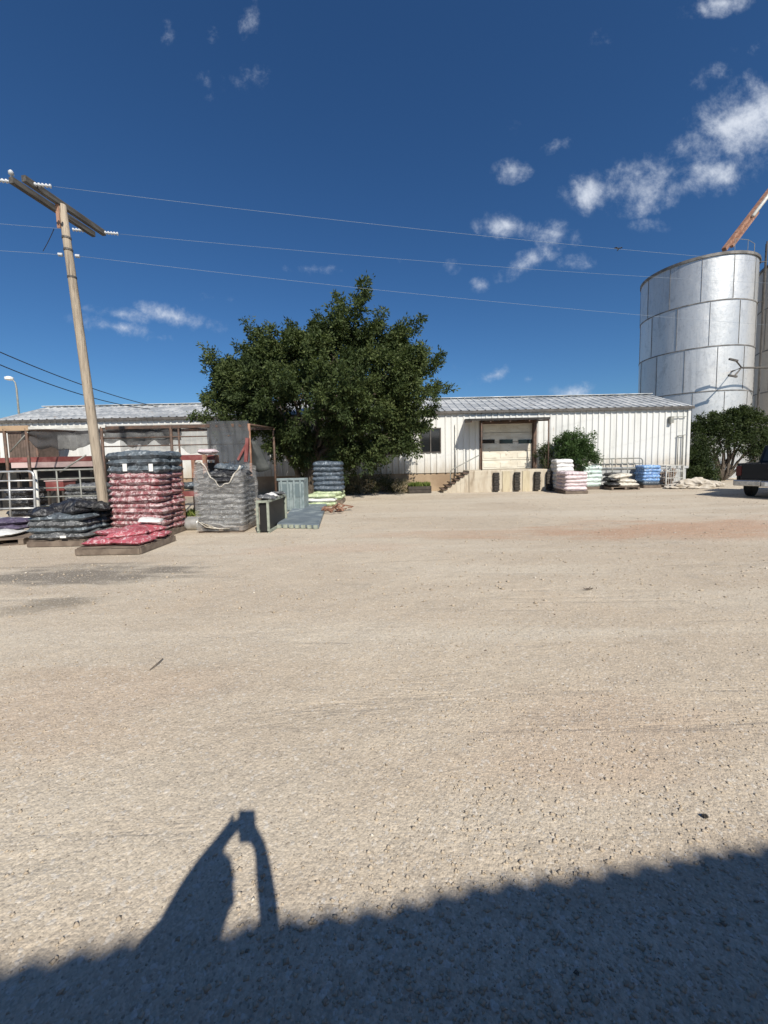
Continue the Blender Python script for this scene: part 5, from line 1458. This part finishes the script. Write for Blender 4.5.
# ------------------------------------------------------------------ photographer (stands behind the camera, casts the shadow)
def skin_body(name, nodes, edges, m, parent, sub=2, root=0):
    me = bpy.data.meshes.new(name); base = world_loc(parent) if parent is not None else Vector()
    me.from_pydata([tuple(Vector(n[0]) - base) for n in nodes], edges, [])
    o = bpy.data.objects.new(name, me); COL.objects.link(o)
    if parent is not None: o.parent = parent
    s = o.modifiers.new('skin', 'SKIN'); s.use_smooth_shade = True
    for i, n in enumerate(nodes):
        sv = me.skin_vertices[0].data[i]; sv.radius = (n[1], n[2] if len(n) > 2 else n[1]); sv.use_root = (i == root)
    u = o.modifiers.new('sub', 'SUBSURF'); u.levels = sub; u.render_levels = sub
    me.materials.append(m)
    return o
def SH(px, py, z):
    return G(px, py) + SUN * (z / SUN.z)      # the point at height z whose shadow falls there
HC = SH(212, 892, 1.70)
PXc, PYc = HC.x - .15, HC.y - .07
person = thing('person', 'person in navy shirt and jeans holding up a phone with both hands, behind the camera', 'person', (PXc, PYc, 0))
SHL, SHR = Vector((PXc - .06, PYc, 1.46)), Vector((PXc + .26, PYc + .02, 1.46))
ELL, ELR = SH(188, 890, 1.42), SH(270, 922, 1.34)
WRL, WRR = Vector((-.085, -.07, 1.555)), Vector((.06, -.05, 1.50))
nodes = [((PXc, PYc, .95), .14, .11), ((PXc, PYc, 1.15), .13, .10), ((PXc, PYc, 1.38), .15, .10), ((PXc + .06, PYc + .02, 1.50), .07, .065), ((PXc + .12, PYc + .05, 1.57), .055, .058),
         (HC + Vector((0, -.0, -.06)), .062, .078), (HC, .073, .09), (HC + Vector((0, -.01, .06)), .056, .072),
         (SHL, .062), (SHL.lerp(ELL, .5), .05), (ELL, .042), (ELL.lerp(WRL, .4), .042), (WRL, .027),
         (SHR, .062), (SHR.lerp(ELR, .5), .046), (ELR, .036), (ELR.lerp(WRR, .4), .036), (WRR, .025),
         ((PXc - .10, PYc, .88), .10), ((PXc - .12, PYc + .02, .50), .062), ((PXc - .12, PYc - .01, .10), .042), ((PXc - .13, PYc + .12, .05), .04),
         ((PXc + .10, PYc, .88), .10), ((PXc + .13, PYc + .03, .50), .062), ((PXc + .14, PYc, .10), .042), ((PXc + .16, PYc + .13, .05), .04)]
edges = [(0, 1), (1, 2), (2, 3), (3, 4), (4, 5), (5, 6), (6, 7), (2, 8), (8, 9), (9, 10), (10, 11), (11, 12), (2, 13), (13, 14), (14, 15), (15, 16), (16, 17),
         (0, 18), (18, 19), (19, 20), (20, 21), (0, 22), (22, 23), (23, 24), (24, 25)]
# hands: palm + five fingers each, joined to the body at the wrist
def hand(wr, palm_dir, fing_dirs, lens, thumb):
    i0 = len(nodes); wi = wr
    pc = Vector(nodes[wr][0]) + Vector(palm_dir) * .07
    nodes.append((pc, .030, .018)); edges.append((wr, i0))
    for fd, L in zip(fing_dirs, lens):
        fd = Vector(fd)
        b0_ = pc + Vector(fd[:]) * .02; m1 = b0_ + fd.normalized() * L * .5 + Vector((0, -.004, 0)); e1 = m1 + (fd.normalized() + Vector((0, .35, 0))).normalized() * L * .5
        j = len(nodes); nodes.append((m1, .0088)); nodes.append((e1, .0075)); edges.append((i0, j)); edges.append((j, j + 1))
hand(12, (.35, .1, .55), [(.9, .1, .55), (.95, .1, .25), (.95, .1, 0), (.9, .1, -.25), (.2, -.25, .8)], (.085, .09, .085, .07, .065), None)
hand(17, (-.25, .1, .6), [(-.75, .1, .75), (-.85, .1, .45), (-.9, .1, .2), (-.9, .1, -.1), (-.1, -.25, .9)], (.085, .09, .085, .07, .065), None)
body = skin_body('body', nodes, edges, M['skin'], person)
# face: eyes, nose, ears
p = MB()
for s in (-1, 1):
    p.lathe(HC + Vector((s * .030, .080, .0)), [(.002, -.012), (.010, -.006), (.012, 0), (.010, .006), (.002, .012)], 10)
p.build('eyes', M['plate_white'], person, smooth=True)
p = MB(); p.tube([HC + Vector((0, .078, .01)), HC + Vector((0, .103, -.03)), HC + Vector((0, .082, -.04))], [.008, .014, .010], 8); p.build('nose', M['skin'], person, smooth=True)
p = MB(); p.bar(HC + Vector((-.025, .080, -.062)), HC + Vector((.025, .080, -.062)), .012, .012); p.build('mouth', mat('lips', (.40, .16, .14), rough=.5), person, bevel=.004)
p = MB()
for s in (-1, 1): p.lathe(HC + Vector((s * .073, .0, -.02)), [(.004, -.03), (.012, -.02), (.014, .01), (.008, .03)], 10)
p.build('ears', M['skin'], person, smooth=True)
bm = bmesh.new(); bmesh.ops.create_icosphere(bm, subdivisions=3, radius=1)
for v in bm.verts:
    q = v.co.copy(); q.x *= .084; q.y *= .100; q.z *= .088
    if q.y > .03 and q.z < .045: q.y = .03
    q.z = max(q.z, -.05); q *= 1 + .03 * mnoise.noise(v.co * 4); v.co = q + HC + Vector((0, -.012, .035)) - Vector(person.location)
me = bpy.data.meshes.new('hair'); bm.to_mesh(me); bm.free(); me.materials.append(M['hair']); o = bpy.data.objects.new('hair', me); COL.objects.link(o); o.parent = person
shn = [((PXc, PYc, .90), .17, .13), ((PXc, PYc, 1.12), .155, .125), ((PXc, PYc, 1.40), .20, .12), ((PXc + .06, PYc + .02, 1.50), .085, .08), (SHL, .09), (SHL.lerp(ELL, .55), .08), (SHR, .078), (SHR.lerp(ELR, .55), .066), (SH(178, 914, 1.41), .065)]
skin_body('shirt', shn, [(0, 1), (1, 2), (2, 3), (2, 4), (4, 5), (2, 6), (6, 7), (2, 8)], M['shirt'], person)
trn = [((PXc, PYc, .96), .155, .125), ((PXc - .10, PYc, .84), .115), ((PXc - .12, PYc + .02, .50), .08), ((PXc - .12, PYc - .01, .09), .065), ((PXc + .10, PYc, .84), .115), ((PXc + .13, PYc + .03, .50), .08), ((PXc + .14, PYc, .09), .065)]
skin_body('trousers', trn, [(0, 1), (1, 2), (2, 3), (0, 4), (4, 5), (5, 6)], M['denim'], person)
for sx_, dx2 in ((-.125, 0), (.15, 0)):
    p = MB(); cxx = PXc + sx_
    p.add([(cxx - .045, PYc - .08, .005), (cxx + .045, PYc - .08, .005), (cxx + .055, PYc + .2, .005), (cxx - .055, PYc + .2, .005), (cxx - .04, PYc - .07, .11), (cxx + .04, PYc - .07, .11), (cxx + .045, PYc + .17, .06), (cxx - .045, PYc + .17, .06)],
          [(3, 2, 1, 0), (4, 5, 6, 7), (0, 1, 5, 4), (1, 2, 6, 5), (2, 3, 7, 6), (3, 0, 4, 7)]); p.build('shoe', M['shoe'], person, bevel=.02)
ph = thing('smartphone', 'dark upright smartphone held by the photographer', 'phone', (0, -.02, 1.55))
p = MB(); p.box(-.039, .039, -.030, -.022, 1.485, 1.635); p.build('phone_body', M['phone'], ph, bevel=.004)
p = MB(); p.box(-.036, .036, -.0315, -.0302, 1.49, 1.63); p.build('screen', M['dark_glass'], ph)

# ------------------------------------------------------------------ the building behind the photographer, whose eave shades the foreground
EH = 3.9
def eave_pt(px, py):
    q = G(px, py); return q + SUN * (EH / SUN.z)
E1, E2 = eave_pt(0, 963), eave_pt(768, 842)
ed = (E2 - E1); ed.z = 0; ed.normalize(); back = Vector((ed.y, -ed.x, 0))
E0 = (E1 + E2) / 2; E0.z = EH
bb = thing('metal_shed', 'corrugated-roofed shed behind the photographer whose eave shades the foreground', 'shed', (E0.x + back.x * 3, E0.y + back.y * 3, 0))
vs = []; nxs = 1500; Lh = 11
for i in range(nxs + 1):
    u = -Lh + 2 * Lh * i / nxs; zc_ = .011 * math.sin(2 * PI * u / .135) + .010 * mnoise.noise(Vector((u * 3, 0, 0))); e_ = .02 * mnoise.noise(Vector((u * 1.7, 5, 0)))
    q = E0 + ed * u
    vs += [tuple(q - back * e_ + Vector((0, 0, zc_))), tuple(q + back * 6 + Vector((0, 0, 1.2 + zc_)))]
p = MB(); p.add(vs, [(2 * i, 2 * i + 2, 2 * i + 3, 2 * i + 1) for i in range(nxs)]); p.build('roof', M['roof'], bb)
p = MB(); a_ = E0 + back * .6 - ed * (Lh - .2); rib_sheet(p, (a_.x, a_.y, 0), ed, 2 * Lh - .4, 0, EH + .07, -back); a_ = E0 + back * 5.8 - ed * (Lh - .2); rib_sheet(p, (a_.x, a_.y, 0), ed, 2 * Lh - .4, 0, EH + 1.1, back)
for s in (-1, 1):
    a_ = E0 + back * .62 + ed * s * (Lh - .2); rib_sheet(p, (a_.x, a_.y, 0), back, 5.17, 0, EH + .07, ed * s, z1b=EH + 1.1)
p.build('wall', mat('warm_bounce_siding', (.68, .51, .36), (.60, .45, .31), 2, rough=.6), bb)  # unseen wall; tan tone chosen to bounce warm light into the shaded foreground
